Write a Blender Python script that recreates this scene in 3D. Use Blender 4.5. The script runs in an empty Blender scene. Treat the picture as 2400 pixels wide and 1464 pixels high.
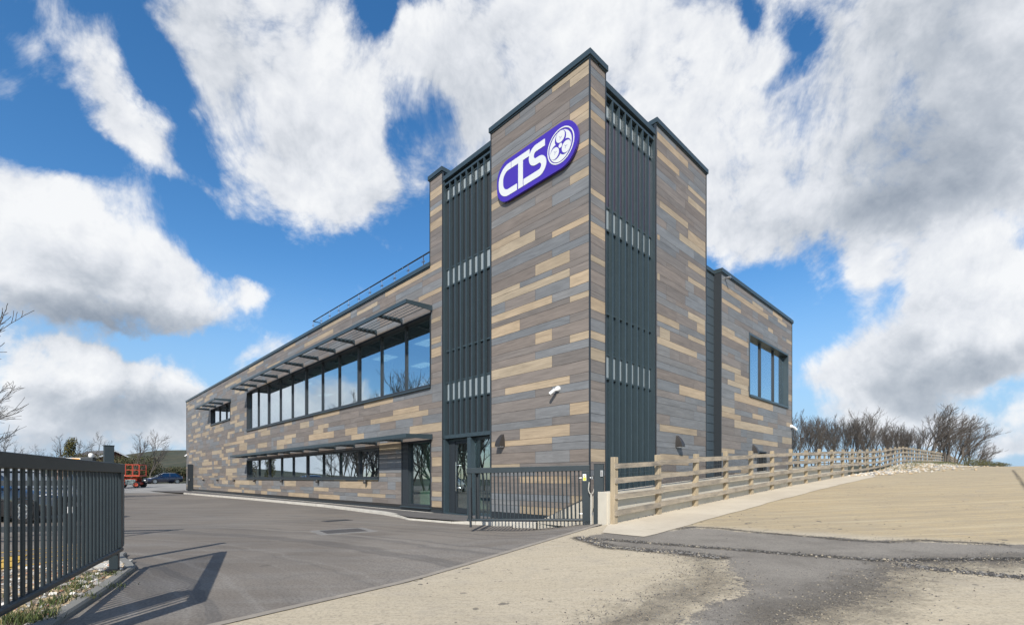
import bpy, bmesh, math, random
import numpy as np
from mathutils import Vector, Matrix, noise
random.seed(7)
SC = bpy.context.scene
COL = SC.collection
PI = math.pi
# ------------------------------------------------------------------ survey of the place (metres)
F, A, HV, EYE = 1120.0, 1083.0, 1120.0, 1.2
_n = math.hypot(F, A)
DR = (F/_n, A/_n)            # along the right-hand facade
DL = (-A/_n, F/_n)           # along the left-hand facade
CO = ((1382.4-1200)/F*11.0, 11.0)   # ground corner of the tower
ANG = math.atan2(DR[1], DR[0])
def ray(u, v): return ((u-1200)/F, 1.0, (HV-v)/F)
def tl(x, y):
    x = x-CO[0]; y = y-CO[1]
    return (x*DR[0]+y*DR[1], x*DL[0]+y*DL[1])
def tw(xl, yl): return (CO[0]+xl*DR[0]+yl*DL[0], CO[1]+xl*DR[1]+yl*DL[1])
_o = tl(0, 0)
def LF(u, v, x=0.0):         # point on a plane parallel to the left facade -> (y_local, z)
    r = ray(u, v); d = (r[0]*DR[0]+r[1]*DR[1], r[0]*DL[0]+r[1]*DL[1])
    k = (x-_o[0])/d[0]; return (_o[1]+k*d[1], EYE+k*r[2])
def RF(u, v, y=0.0):         # point on a plane parallel to the right facade -> (x_local, z)
    r = ray(u, v); d = (r[0]*DR[0]+r[1]*DR[1], r[0]*DL[0]+r[1]*DL[1])
    k = (y-_o[1])/d[1]; return (_o[0]+k*d[0], EYE+k*r[2])
def at(u, v, d): return Vector(((u-1200)/F*d, d, EYE+(HV-v)/F*d))
# ground heights
TX = np.array([-60,-9,-6,-5,-.88,.87,2.69,4.58,6.47,8.34,10.25,12.24,14.16,16.19,18.2,20.25,23.2,27,33,37,45,74,110,400.])
TZ = np.array([0,0,.005,.05,.28,.38,.49,.60,.70,.80,.90,.99,1.08,1.17,1.26,1.34,1.46,1.62,1.87,1.98,2.12,2.55,2.3,-6.])
def sst(a, b, x):
    t = np.clip((np.asarray(x, float)-a)/(b-a), 0, 1); return t*t*(3-2*t)
BX = np.array([-99,27,29,33,37.3,74,110.]); BZ = np.array([0,0,.06,.17,.3,.55,.5])
def Tyard(xl, yl):
    return np.interp(xl, TX, TZ) + np.interp(xl, BX, BZ)*(1-sst(.3, 3.2, -1.24-np.asarray(yl, float)))
P0 = (-2.34, 3.91); EB = (.592, .806); NB = (.806, -.592)
def qd(x, y): return (x-P0[0])*NB[0]+(y-P0[1])*NB[1]
def Rroad(x, y):
    xl, yl = tl(x, y)
    return np.interp(xl, TX, TZ)*sst(-2.4, .3, qd(x, y)) + .021*np.maximum(0, np.asarray(y)-40)*(1-sst(60, 90, y)*.0)*(sst(0, -8, x))
def gnd(u, v, yard=True):
    z = 0.0
    for i in range(60):
        k = (EYE-z)/max(1e-4, (v-HV)/F) if v > HV else 40.0
        x, y = (u-1200)/F*k, k
        zn = float(Tyard(*tl(x, y))) if yard else float(Rroad(x, y))
        z = z*.6+zn*.4
    return x, y
def gy(u, v):                # pixel -> yard surface by marching (works above the eye level too)
    r = ray(u, v); k = 2.0
    while k < 200:
        x, y = r[0]*k, k
        if EYE+r[2]*k < float(Tyard(*tl(x, y))): break
        k += .04
    return r[0]*k, k
# ------------------------------------------------------------------ mesh helper
class MB:
    def __init__(s): s.v = []; s.f = []; s.m = []; s.c = []
    def add(s, vs, fs, m=0, c=None):
        b = len(s.v); s.v += [tuple(p) for p in vs]
        for f in fs:
            s.f.append(tuple(i+b for i in f)); s.m.append(m); s.c.append(c)
        return s
    def box(s, a, b, m=0, M=None):
        x0, y0, z0 = a; x1, y1, z1 = b
        if x0 > x1: x0, x1 = x1, x0
        if y0 > y1: y0, y1 = y1, y0
        if z0 > z1: z0, z1 = z1, z0
        vs = [(x0,y0,z0),(x1,y0,z0),(x1,y1,z0),(x0,y1,z0),(x0,y0,z1),(x1,y0,z1),(x1,y1,z1),(x0,y1,z1)]
        if M is not None: vs = [tuple(M @ Vector(p)) for p in vs]
        return s.add(vs, [(3,2,1,0),(4,5,6,7),(0,1,5,4),(1,2,6,5),(2,3,7,6),(3,0,4,7)], m)
    def tube(s, pts, rad, n=6, m=0, cap=True):
        pts = [Vector(p) for p in pts]
        if not hasattr(rad, '__len__'): rad = [rad]*len(pts)
        b = len(s.v); up = None
        for i, p in enumerate(pts):
            d = (pts[min(i+1, len(pts)-1)]-pts[max(i-1, 0)])
            d = d.normalized() if d.length > 1e-9 else Vector((0,0,1))
            if up is None:
                up = Vector((0,0,1)) if abs(d.z) < .9 else Vector((1,0,0))
            a = d.cross(up)
            if a.length < 1e-6: a = d.orthogonal()
            a.normalize(); c = d.cross(a).normalized(); up = -c if False else up
            for k in range(n):
                t = 2*PI*k/n
                s.v.append(tuple(p+a*(math.cos(t)*rad[i])+c*(math.sin(t)*rad[i])))
        for i in range(len(pts)-1):
            for k in range(n):
                s.f.append((b+i*n+k, b+i*n+(k+1)%n, b+(i+1)*n+(k+1)%n, b+(i+1)*n+k)); s.m.append(m); s.c.append(None)
        if cap:
            s.f.append(tuple(b+k for k in reversed(range(n)))); s.m.append(m); s.c.append(None)
            e = b+(len(pts)-1)*n
            s.f.append(tuple(e+k for k in range(n))); s.m.append(m); s.c.append(None)
        return s
    def prism(s, poly, z0, z1, m=0, M=None, top=None):      # polygon in x,y; z1 may be per-vertex through top
        n = len(poly)
        vs = [(p[0], p[1], z0) for p in poly]+[(p[0], p[1], (top[i] if top else z1)) for i, p in enumerate(poly)]
        if M is not None: vs = [tuple(M @ Vector(p)) for p in vs]
        fs = [tuple(reversed(range(n))), tuple(range(n, 2*n))]+[(i, (i+1)%n, n+(i+1)%n, n+i) for i in range(n)]
        return s.add(vs, fs, m)
    def rev(s, prof, n=16, m=0, M=None):                     # profile (r,z) revolved round z
        b = len(s.v); vs = []
        for r, z in prof:
            for k in range(n):
                t = 2*PI*k/n; vs.append((r*math.cos(t), r*math.sin(t), z))
        if M is not None: vs = [tuple(M @ Vector(p)) for p in vs]
        fs = []
        for i in range(len(prof)-1):
            for k in range(n): fs.append((i*n+k, i*n+(k+1)%n, (i+1)*n+(k+1)%n, (i+1)*n+k))
        fs.append(tuple(reversed(range(n)))); fs.append(tuple((len(prof)-1)*n+k for k in range(n)))
        return s.add(vs, fs, m)
    def build(s, name, mats, parent=None, smooth=False, bevel=0, loc=None):
        me = bpy.data.meshes.new(name); me.from_pydata(s.v, [], s.f)
        if not isinstance(mats, (list, tuple)): mats = [mats]
        for x in mats: me.materials.append(x)
        if len(mats) > 1: me.polygons.foreach_set('material_index', s.m)
        if any(c is not None for c in s.c):
            at_ = me.color_attributes.new('Col', 'FLOAT_COLOR', 'CORNER'); buf = []
            for f, c in zip(s.f, s.c): buf += list(c or (.2,.2,.2,.5))*len(f)
            at_.data.foreach_set('color', buf)
        if smooth: me.polygons.foreach_set('use_smooth', [True]*len(me.polygons))
        me.update()
        o = bpy.data.objects.new(name, me); COL.objects.link(o)
        if parent: o.parent = parent
        if loc is not None: o.location = loc
        if bevel:
            b = o.modifiers.new('bevel', 'BEVEL'); b.width = bevel; b.segments = 2; b.limit_method = 'ANGLE'
        return o
def empty(name, loc=(0,0,0), rz=0, label=None, cat=None, group=None):
    o = bpy.data.objects.new(name, None); COL.objects.link(o); o.location = loc; o.rotation_euler = (0,0,rz)
    o.empty_display_size = .2
    tag(o, label, cat, group); return o
def tag(o, label=None, cat=None, group=None, kind=None):
    if label: o['label'] = label
    if cat: o['category'] = cat
    if group: o['group'] = group
    if kind: o['kind'] = kind
    return o
def children(o): return [c for c in bpy.data.objects if c.parent == o]
def copy_tree(o, parent=None):
    c = o.copy(); COL.objects.link(c)
    if parent: c.parent = parent
    for ch in children(o): copy_tree(ch, c)
    return c
# ------------------------------------------------------------------ materials
def mat(name, col, rough=.6, metal=0, spec=.5, nz=None, bump=None, coat=0):
    """nz=(scale,amount[,stretch]) varies the colour; bump=(scale,strength)"""
    m = bpy.data.materials.new(name); m.use_nodes = True
    nt = m.node_tree; p = nt.nodes['Principled BSDF']; L = nt.links.new
    p.inputs['Base Color'].default_value = (*col, 1); p.inputs['Roughness'].default_value = rough
    p.inputs['Metallic'].default_value = metal; p.inputs['Specular IOR Level'].default_value = spec
    p.inputs['Coat Weight'].default_value = coat
    if nz or bump:
        tc = nt.nodes.new('ShaderNodeTexCoord'); mp = nt.nodes.new('ShaderNodeMapping'); L(tc.outputs['Object'], mp.inputs['Vector'])
        if nz and len(nz) > 2: mp.inputs['Scale'].default_value = nz[2]
    if nz:
        t = nt.nodes.new('ShaderNodeTexNoise'); t.inputs['Scale'].default_value = nz[0]; t.inputs['Detail'].default_value = 6
        t.inputs['Roughness'].default_value = .65
        L(mp.outputs[0], t.inputs['Vector'])
        r = nt.nodes.new('ShaderNodeMapRange'); r.inputs['From Min'].default_value = .25; r.inputs['From Max'].default_value = .75
        r.inputs['To Min'].default_value = 1-nz[1]; r.inputs['To Max'].default_value = 1+nz[1]; L(t.outputs['Fac'], r.inputs['Value'])
        x = nt.nodes.new('ShaderNodeVectorMath'); x.operation = 'SCALE'; x.inputs[0].default_value = col; L(r.outputs[0], x.inputs['Scale'])
        L(x.outputs[0], p.inputs['Base Color'])
    if bump:
        t2 = nt.nodes.new('ShaderNodeTexNoise'); t2.inputs['Scale'].default_value = bump[0]; t2.inputs['Detail'].default_value = 5
        L(mp.outputs[0], t2.inputs['Vector'])
        b = nt.nodes.new('ShaderNodeBump'); b.inputs['Strength'].default_value = bump[1]; b.inputs['Distance'].default_value = .02
        L(t2.outputs['Fac'], b.inputs['Height']); L(b.outputs[0], p.inputs['Normal'])
    return m
class NT:                                   # tiny node-graph helper
    def __init__(s, nt): s.t = nt
    def n(s, typ, **kw):
        x = s.t.nodes.new(typ)
        for k, v in kw.items():
            if k.startswith('i_'):
                key = k[2:]; key = int(key) if key.isdigit() else key
                if hasattr(v, 'is_output'): s.t.links.new(v, x.inputs[key])
                else: x.inputs[key].default_value = v
            else: setattr(x, k, v)
        return x
    def m(s, op, a, b=0.0, c=None, clamp=False):
        x = s.t.nodes.new('ShaderNodeMath'); x.operation = op; x.use_clamp = clamp
        for i, v in enumerate((a, b) if c is None else (a, b, c)):
            if hasattr(v, 'is_output'): s.t.links.new(v, x.inputs[i])
            else: x.inputs[i].default_value = v
        return x.outputs[0]
    def rng(s, v, a, b, c=0.0, d=1.0, typ='SMOOTHSTEP'):
        x = s.t.nodes.new('ShaderNodeMapRange'); x.interpolation_type = typ
        s.t.links.new(v, x.inputs['Value'])
        for k, q in zip(('From Min','From Max','To Min','To Max'), (a, b, c, d)): x.inputs[k].default_value = q
        return x.outputs[0]
    def mix(s, f, a, b, blend='MIX'):
        x = s.t.nodes.new('ShaderNodeMix'); x.data_type = 'RGBA'; x.blend_type = blend
        for sock, v in ((x.inputs[0], f), (x.inputs[6], a), (x.inputs[7], b)):
            if hasattr(v, 'is_output'): s.t.links.new(v, sock)
            else: sock.default_value = v if sock == x.inputs[0] else (tuple(v)+(1,))[:4]
        return x.outputs[2]
    def noise(s, vec, scale, det=6, rough=.55, dist=0, out='Fac'):
        x = s.t.nodes.new('ShaderNodeTexNoise'); s.t.links.new(vec, x.inputs['Vector'])
        x.inputs['Scale'].default_value = scale; x.inputs['Detail'].default_value = det
        x.inputs['Roughness'].default_value = rough; x.inputs['Distortion'].default_value = dist
        return x.outputs[out]
    def mapping(s, vec, loc=(0,0,0), rot=(0,0,0), sc=(1,1,1), typ='POINT'):
        x = s.t.nodes.new('ShaderNodeMapping'); x.vector_type = typ; s.t.links.new(vec, x.inputs['Vector'])
        x.inputs['Location'].default_value = loc; x.inputs['Rotation'].default_value = rot; x.inputs['Scale'].default_value = sc
        return x.outputs[0]
def newmat(name):
    m = bpy.data.materials.new(name); m.use_nodes = True
    return m, NT(m.node_tree), m.node_tree.nodes['Principled BSDF']
STEEL = mat('anthracite_steel', (.035,.054,.065), .42, nz=(3,.10))
STEELM = mat('anthracite_gate_paint', (.022,.032,.038), .38, nz=(2.5,.16), bump=(60,.03))
RECESS = mat('recess_panel_blue_grey', (.05,.07,.086), .45)
STEELD = mat('dark_steel', (.022,.028,.034), .5)
RUBBER = mat('rubber', (.012,.012,.013), .7)
BLACK = mat('black', (.01,.01,.011), .55)
GALV = mat('galvanised', (.42,.43,.44), .35, .8)
SSTEEL = mat('stainless', (.62,.63,.65), .22, 1)
WHITEP = mat('white_plastic', (.75,.75,.74), .35)
FROST = mat('frosted_glass', (.25,.295,.32), .25, spec=.6)
PURPM = mat('purple_metal', (.075,.068,.105), .32, .3)
CONC = mat('wall_concrete', (.50,.46,.38), .85, nz=(1.6,.14), bump=(25,.15))
KERBM = mat('kerb_concrete', (.46,.435,.38), .85, nz=(3,.18), bump=(30,.2))
KERBG = mat('grey_kerb', (.20,.195,.175), .85, nz=(3,.15), bump=(40,.2))
BRONZE = mat('bronze_lamp', (.035,.031,.028), .45)
ROOFM = mat('roof_membrane', (.16,.16,.16), .9)
INTW = mat('interior_white', (.62,.64,.63), .8)
INTF = mat('interior_carpet', (.12,.12,.13), .9)
INTG = mat('interior_greenish', (.42,.58,.45), .8)
def emis(name, c, s):
    m = bpy.data.materials.new(name); m.use_nodes = True; p = m.node_tree.nodes['Principled BSDF']
    p.inputs['Base Color'].default_value = (*c, 1); p.inputs['Emission Color'].default_value = (*c, 1); p.inputs['Emission Strength'].default_value = s
    return m
LAMPON = emis('lit_panel', (.9,.95,1), .55)
def glassmat(name, tint, lo, hi):
    m = bpy.data.materials.new(name); m.use_nodes = True; t = m.node_tree; t.nodes.clear(); N = NT(t)
    tr = N.n('ShaderNodeBsdfTransparent', i_Color=(*tint, 1)); gl = N.n('ShaderNodeBsdfGlossy', i_Color=(.84,.92,1,1), i_Roughness=.0)
    lw = N.n('ShaderNodeLayerWeight', i_Blend=.35)
    f = N.rng(lw.outputs['Facing'], 0, 1, lo, hi, 'LINEAR')
    mx = N.n('ShaderNodeMixShader', i_0=f, i_1=tr.outputs[0], i_2=gl.outputs[0])
    o = N.n('ShaderNodeOutputMaterial', i_Surface=mx.outputs[0]); return m
GLASS = glassmat('window_glass', (.66,.78,.72), .36, .95)
GLASSR = glassmat('balustrade_glass', (.95,.98,.98), .03, .3)
GLASSD = glassmat('car_glass', (.10,.13,.14), .18, .8)
GLASSE = glassmat('entrance_glass', (.72,.84,.77), .17, .80)
# cladding boards: colour per board comes with the mesh, grain runs along the board
CLAD, N, P = newmat('cladding_boards')
att = N.n('ShaderNodeAttribute', attribute_name='Col'); tc = N.n('ShaderNodeTexCoord')
off = N.n('ShaderNodeVectorMath', operation='SCALE', i_0=(37.,91.,0.), i_Scale=att.outputs['Alpha'])
vec = N.n('ShaderNodeVectorMath', operation='ADD', i_0=tc.outputs['UV'], i_1=off.outputs[0]).outputs[0]
g1 = N.noise(N.mapping(vec, sc=(1.2,26,1)), 1.0, 6, .65, .6)
g2 = N.noise(N.mapping(vec, sc=(.9,5,1)), 1.0, 4, .6, 1.2)
g3 = N.noise(N.mapping(vec, sc=(5,110,1)), 1.0, 3, .7)
g = N.m('ADD', N.m('MULTIPLY', N.rng(g1, .3, .7, -.16, .16, 'LINEAR'), 1), N.rng(g2, .3, .7, -.15, .15, 'LINEAR'))
g = N.m('ADD', g, N.rng(g3, .3, .7, -.09, .09, 'LINEAR'))
sc = N.n('ShaderNodeVectorMath', operation='SCALE', i_0=att.outputs['Color'], i_Scale=N.m('ADD', g, 1.0))
N.t.links.new(sc.outputs[0], P.inputs['Base Color']); P.inputs['Roughness'].default_value = .55
P.inputs['Specular IOR Level'].default_value = .35
# weathered timber
def timber(name, c1, c2):
    m, N, P = newmat(name)
    tc = N.n('ShaderNodeTexCoord'); oi = N.n('ShaderNodeObjectInfo')
    v = N.n('ShaderNodeVectorMath', operation='ADD', i_0=tc.outputs['UV'], i_1=N.n('ShaderNodeVectorMath', operation='SCALE', i_0=(31.,17.,5.), i_Scale=oi.outputs['Random']).outputs[0]).outputs[0]
    a = N.noise(N.mapping(v, sc=(2.5,38,1)), 1, 6, .65, .8); b = N.noise(N.mapping(v, sc=(1.5,4,1)), 1, 5, .6)
    k = N.rng(N.m('ADD', N.m('MULTIPLY', a, .5), N.m('MULTIPLY', b, .6)), .38, .72, 0, 1)
    c = N.mix(k, c1, c2)
    c = N.mix(N.rng(oi.outputs['Random'], 0, 1, 0, .3, 'LINEAR'), c, (.30,.25,.19))
    N.t.links.new(c, P.inputs['Base Color']); P.inputs['Roughness'].default_value = .85
    bp = N.n('ShaderNodeBump', i_Strength=.3, i_Distance=.01, i_Height=a); N.t.links.new(bp.outputs[0], P.inputs['Normal'])
    return m
TIMB = timber('weathered_timber', (.40,.335,.25), (.155,.137,.113))
TIMBP = timber('post_timber', (.44,.35,.225), (.24,.20,.14))
def uv_box(o, sx=1.0):                      # u along the longest local axis, v round it
    me = o.data; uv = me.uv_layers.new(name='UVMap')
    co = np.array([v.co[:] for v in me.vertices]); ext = co.max(0)-co.min(0); a = int(ext.argmax())
    b, c = [i for i in range(3) if i != a]
    for p in me.polygons:
        for li in p.loop_indices:
            q = co[me.loops[li].vertex_index]; uv.data[li].uv = (q[a]*sx, q[b]+q[c]*.97)
    return o
# ================================================================== the building
B = empty('office_building', (CO[0], CO[1], 0), ANG, 'two storey office clad in mixed brown, grey and tan boards with a taller corner tower', 'building')
B.empty_display_size = 1
TOPT, TOPW = 10.90, 8.12
ZR = [11.0,10.72,10.519,10.232,10.034,9.893,9.705,9.505,9.223,9.03,8.884,8.691,8.399,8.186,7.904,7.761,7.564,7.284,7.132,6.842,6.651,6.366,6.223,6.025,5.735,5.534,5.394,5.102,4.905,4.614,4.426,4.229,3.947,3.655,3.464,3.272,2.985,2.703,2.506,2.218,2.064,1.883,1.585,1.392,1.254,1.072,.787,.611,.473,.27]
TAN, BRN, GRY = (.34,.27,.188), (.176,.153,.136), (.166,.169,.172)
def shade(c, k=.11):
    j = 1+random.uniform(-k, k); w = random.uniform(-.035, .035)
    return (c[0]*j*(1+w), c[1]*j, c[2]*j*(1-w), random.random())
J = [3.42,2.85,2.28,1.72,1.15,.59,0.0]      # board joints of the tower's left face, from its far edge to the corner
tower = """T46G24B02 T56B35G13B01 B06 G56B35G03 B56G04B45 T56B05 T56G05 B06 G56T01G15 T56B05 B36T03 G46B04 T56B35G03 G46B04 G56B05 B26T02 T03B36 T46B04 G05B56 G46B04 B03T35B56 B46G24T02 T05B56 T56G35B13G01 G46T04 T56B05 B26T02 B56G05 B46T34B03 T56B05 G36B03 B46T04 B06 B56T15B01 G46B34G03 B06 T56G35B03 B46G04 B56T25B02 G46T04 G46B04 B56G35B03 B26T02 B36G03 T25B02B56 B06 G05T56 B25G02T56 T26G02""".split()
strip = "BGBTBGTBBTGBBBTGBGTBBTBBBBTBGTGTBGBBGGBBGTBGBBBGB"
K = {'T': TAN, 'B': BRN, 'G': GRY}
def rowof(z):
    for i in range(len(ZR)-1):
        if ZR[i] >= z > ZR[i+1]: return i
    return 0 if z > ZR[0] else len(ZR)-2
def split(t0, t1, holes):                  # subtract hole intervals
    out = [(t0, t1)]
    for h0, h1 in holes:
        nx = []
        for a, b in out:
            if h1 <= a or h0 >= b: nx.append((a, b)); continue
            if h0 > a: nx.append((a, h0))
            if h1 < b: nx.append((h1, b))
        out = nx
    return [(a, b) for a, b in out if b-a > .012]
def facade(name, plane, off, sgn, t0, t1, z0, z1, holes=(), fixed=None, ptan=.17, mod=.57):
    """boards on a vertical plane. plane 'L': x=off, t=y ; plane 'R': y=off, t=x. sgn: outward along the normal axis"""
    mb = MB(); uvs = []
    def quad(a, b, c, d, col, dep):
        p = [(off-sgn*dep, t, z) if plane == 'L' else (t, off-sgn*dep, z) for t, z in ((a, c), (b, c), (b, d), (a, d))]
        flip = (plane == 'L') == (sgn < 0)
        fl = (3,2,1,0) if flip else (0,1,2,3)
        mb.add(p, [fl], 0, col); q = ((a, c), (b, c), (b, d), (a, d)); uvs.extend([q[i] for i in fl])
    for i in range(len(ZR)-1):
        zt, zb = min(ZR[i], z1), max(ZR[i+1], z0)
        if zt-zb < .02: continue
        runs = list((fixed or {}).get(i, []))
        runs.sort()
        cov = [(a, b) for a, b, c in runs]
        for a, b in split(t0, t1, cov):     # fill what the photograph does not spell out
            x = a
            while x < b-.01:
                n = random.choice([1,1,2,2,3,3,4])*mod
                e = b if b-(x+n) < .3 else x+n
                r = random.random()
                runs.append((x, e, 'T' if r < ptan else ('B' if r < ptan+(1-ptan)*.57 else 'G'))); x = e
        cuts = sorted({zt, zb} | {h[k] for h in holes for k in (2, 3) if zb+.01 < h[k] < zt-.01})
        for a, b, c in runs:
            col = shade(K[c])
            for lo, hi in zip(cuts, cuts[1:]):
                hs = [(h[0], h[1]) for h in holes if h[2] < (lo+hi)/2 < h[3]]
                for p, q in split(max(a, t0), min(b, t1), hs):
                    quad(p+.0025, q-.0025, lo+(.0035 if lo == zb else 0), hi-(.0035 if hi == zt else 0), col, 0)
    dark = (.03,.029,.028,.5)              # ventilated joint behind the boards
    ts = sorted({t0, t1} | {min(max(h[k], t0), t1) for h in holes for k in (0, 1)}); zs = sorted({z0, z1} | {min(max(h[k], z0), z1) for h in holes for k in (2, 3)})
    for a, b in zip(ts, ts[1:]):
        for c, d in zip(zs, zs[1:]):
            if not any(h[0] < (a+b)/2 < h[1] and h[2] < (c+d)/2 < h[3] for h in holes): quad(a, b, c, d, dark, .016)
    o = mb.build(name, CLAD, B)
    u = o.data.uv_layers.new(name='UVMap'); buf = []
    for q in uvs: buf += q
    u.data.foreach_set('uv', buf); return o
fx = {}
for i, row in enumerate(tower):
    fx[i] = [(J[int(row[k+2])], J[int(row[k+1])], row[k]) for k in range(0, len(row), 3)]
facade('wall', 'L', 0, -1, 0, 3.42, .27, TOPT, fixed=fx)
facade('wall', 'R', 0, -1, 0, .61, .27, TOPT, fixed={i: [(0, .61, c)] for i, c in enumerate(strip)})
def fixes(lst, ox, oy, s, fn, c='T'):
    out = []
    for x0, x1, xm, ym in lst:
        a, b = fn(ox+x0/s, 1000)[0], fn(ox+x1/s, 1000)[0]; z = fn(ox+xm/s, oy+ym/s)[1]
        out.append((rowof(z), min(a, b), max(a, b), c))
    return out
def todict(l):
    d = {}
    for r, a, b, c in l:
        if all(b <= p or a >= q for p, q, _ in d.get(r, [])): d.setdefault(r, []).append((a, b, c))
    return d
tr = fixes([[38,303,170,235],[38,228,130,365],[303,450,375,640],[303,450,375,740],[60,303,180,805],[303,450,375,1010],[228,450,340,1065],[38,60,48,1005],[303,450,375,1275],[303,450,375,1395],[378,450,415,1440],[38,60,48,1340]],1530,280,3.66,RF)
tr += fixes([[264,390,330,262],[330,390,360,340],[33,198,120,290],[264,390,330,435],[52,128,90,385],[33,330,180,480],[198,390,300,820],[52,330,190,1100],[54,267,160,1320],[54,267,160,1420]],1530,660,3.186,RF)
tr += fixes([[33,128,80,500],[33,330,180,590],[128,390,260,680],[33,198,115,770],[33,330,180,895],[128,390,260,1050],[198,390,300,360],[33,198,100,330],[33,205,100,1255],[267,390,330,1230]],1530,660,3.186,RF,'G')
facade('wall', 'R', 0, -1, 3.0, 6.13, .1, TOPT, fixed=todict(tr), ptan=.0)
RW = (9.8, 14.36, 4.28, 6.6); RD = (10.6, 11.62, 0, 2.26)
rw = fixes([[36,368,200,260],[255,332,295,290],[36,172,105,290],[400,468,435,350],[436,500,468,410],[36,128,80,460],[36,225,130,540],[36,172,105,740],[78,222,150,855],[172,228,200,905],[126,402,265,975],[36,128,80,1030],[36,172,105,1075],[255,332,295,1085],[126,402,265,1150],[468,536,500,1250],[255,436,345,1268],[498,536,517,545],[512,536,525,700],[512,536,525,945],[498,536,517,1135]],1680,620,3.05,RF)
facade('wall', 'R', 0, -1, 7.3, 14.92, .1, TOPW, [RW, RD], todict(rw), ptan=.02)
UW = (6.38, 26.63, 4.22, 6.58); SW = (30.47, 36.03, 5.30, 6.46); GW = (9.80, 26.6, 1.22, 2.33); TW_ = (6.37, 8.17, .10, 2.45)
lw = fixes([[1548,1798,1670,345],[1115,1338,1225,445],[1798,2020,1910,410],[1605,2100,1850,468],[1940,2215,2080,550],[865,930,900,525],[1000,1078,1040,540],[1155,1245,1200,550],[1115,1200,1158,595],[1075,1290,1180,635],[1387,1492,1440,597],[1440,1548,1495,635],[640,715,678,575],[663,745,704,613],[520,612,566,645],[865,965,915,638],[802,930,866,685],[638,718,678,717],[800,862,830,730],[478,545,512,743],[440,520,480,530],[262,345,303,585],[2132,2215,2175,850],[2132,2215,2175,1010],[2132,2215,2175,1130],[2132,2215,2175,1220],[1680,1735,1707,963],[1680,1870,1775,720],[1290,1390,1340,1005],[1495,1668,1580,1005],[1340,1610,1475,1055],[1118,1245,1180,1093],[900,1075,990,1115],[1160,1340,1250,1165],[1493,1733,1613,1148],[865,965,915,1045],[748,835,790,1080],[665,718,690,1100],[435,565,500,1035]],430,850,3.66,LF)
lw += fixes([[1340,1780,1560,330],[1120,1280,1200,555],[1600,1780,1690,440],[850,1070,960,650],[710,935,820,770],[550,640,595,850],[418,522,470,970],[280,390,335,985],[1700,1775,1738,640],[1700,1775,1738,780],[1700,1775,1738,890],[160,215,187,1100]],500,560,3.327,LF)
lw += fixes([[390,445,417,525],[268,380,320,535],[372,492,430,580],[230,310,270,620],[625,745,685,505],[745,875,810,655],[600,745,670,728],[520,625,570,785],[685,775,730,800],[350,468,410,850],[470,545,505,925],[600,685,640,955],[210,270,240,880],[120,192,155,930],[290,352,320,985],[375,468,420,1010],[520,655,590,1030],[190,290,240,1085],[350,420,385,1115],[310,378,345,1140],[518,600,560,1112],[470,545,505,1215],[655,810,730,1215],[330,445,390,1250],[545,715,630,1290],[105,212,160,1245],[495,600,545,1318],[145,208,175,570],[105,172,140,468],[100,155,128,415],[55,135,95,300]],430,900,5.229,LF)
near = [(r, a, b, c) for r, a, b, c in lw]
fl = todict(near)
for i in range(len(ZR)-1):                 # grey and brown only in the nearest part, where every tan board is known
    cov = [(a, b) for a, b, c in fl.get(i, [])]
    for a, b in split(5.74, 22, cov):
        x = a
        while x < b-.01:
            e = x+random.choice([1,2,2,3,4])*.57; e = b if b-e < .3 else e
            fl.setdefault(i, []).append((x, e, random.choice('BBBGG'))); x = e
facade('wall', 'L', 0, -1, 5.74, 45.24, .19, TOPW, [UW, SW, GW, TW_], fl, ptan=.17)
stub = {rowof(LF(1020, v)[1]): [(5.74, 6.43, 'T')] for v in (455, 497, 522)}
facade('wall', 'L', 0, -1, 5.74, 6.43, TOPW, TOPT, fixed=stub, ptan=0)
facade('wall', 'L', 14.92, 1, 0, 45.24, .1, TOPW)           # far sides, seen only from elsewhere
facade('wall', 'R', 45.24, 1, 0, 14.92, .1, TOPW)
facade('wall', 'L', 6.13, 1, 0, 6.43, TOPW, TOPT)
facade('wall', 'R', 6.43, 1, 0, 6.13, TOPW, TOPT)
# corner trims, plinth, recess cladding
for a, b in (((-.012,-.012,.27),(.02,.02,TOPT)), ((-.012,3.405,.27),(.02,3.44,TOPT)), ((.6,-.012,.2),(.63,.05,TOPT)), ((-.012,45.22,.1),(.02,45.26,TOPW)), ((14.90,-.012,.1),(14.94,.02,TOPW)), ((6.11,-.012,.1),(6.15,.25,TOPT)), ((-.012,5.73,.2),(.05,5.755,TOPT)), ((2.975,-.012,.1),(3.0,.05,TOPT)), ((-.01,6.42,TOPW),(.02,6.45,TOPT))): m = MB(); m.box(a, b); m.build('corner_trim', STEELD, B)
m = MB(); m.box((.01,.01,-.1),(.3,3.42,.262)); m.box((.01,5.75,-.1),(.3,45.2,.182)); m.build('plinth', STEELD, B)
m = MB()
z = .05
while z < 8.05:
    m.box((6.15,.24,z),(7.275,.30,min(z+.285, 8.12))); z += .30
m.box((6.15,.30,0),(7.3,.4,8.1)); m.build('recess_cladding', RECESS, B)
m = MB(); m.box((7.272,-.012,0),(7.30,.25,8.12)); m.build('recess_return', STEELD, B)
m = MB()                                    # copings
def cop(x0, y0, x1, y1, zt): m.box((x0,y0,zt-.13),(x1,y1,zt)); m.box((x0+.03,y0+.03,zt-.17),(x1-.03,y1-.03,zt-.128))
cop(-.055,-.055,.30,3.47,11.04); cop(.301,-.055,.66,.30,11.04)
cop(-.055,5.71,.30,6.49,11.04); cop(.301,6.19,6.19,6.49,11.04); cop(2.96,-.055,6.19,.30,11.04); cop(5.89,.301,6.19,6.189,11.04)
m.build('tower_coping', STEEL, B)
m = MB()
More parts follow.
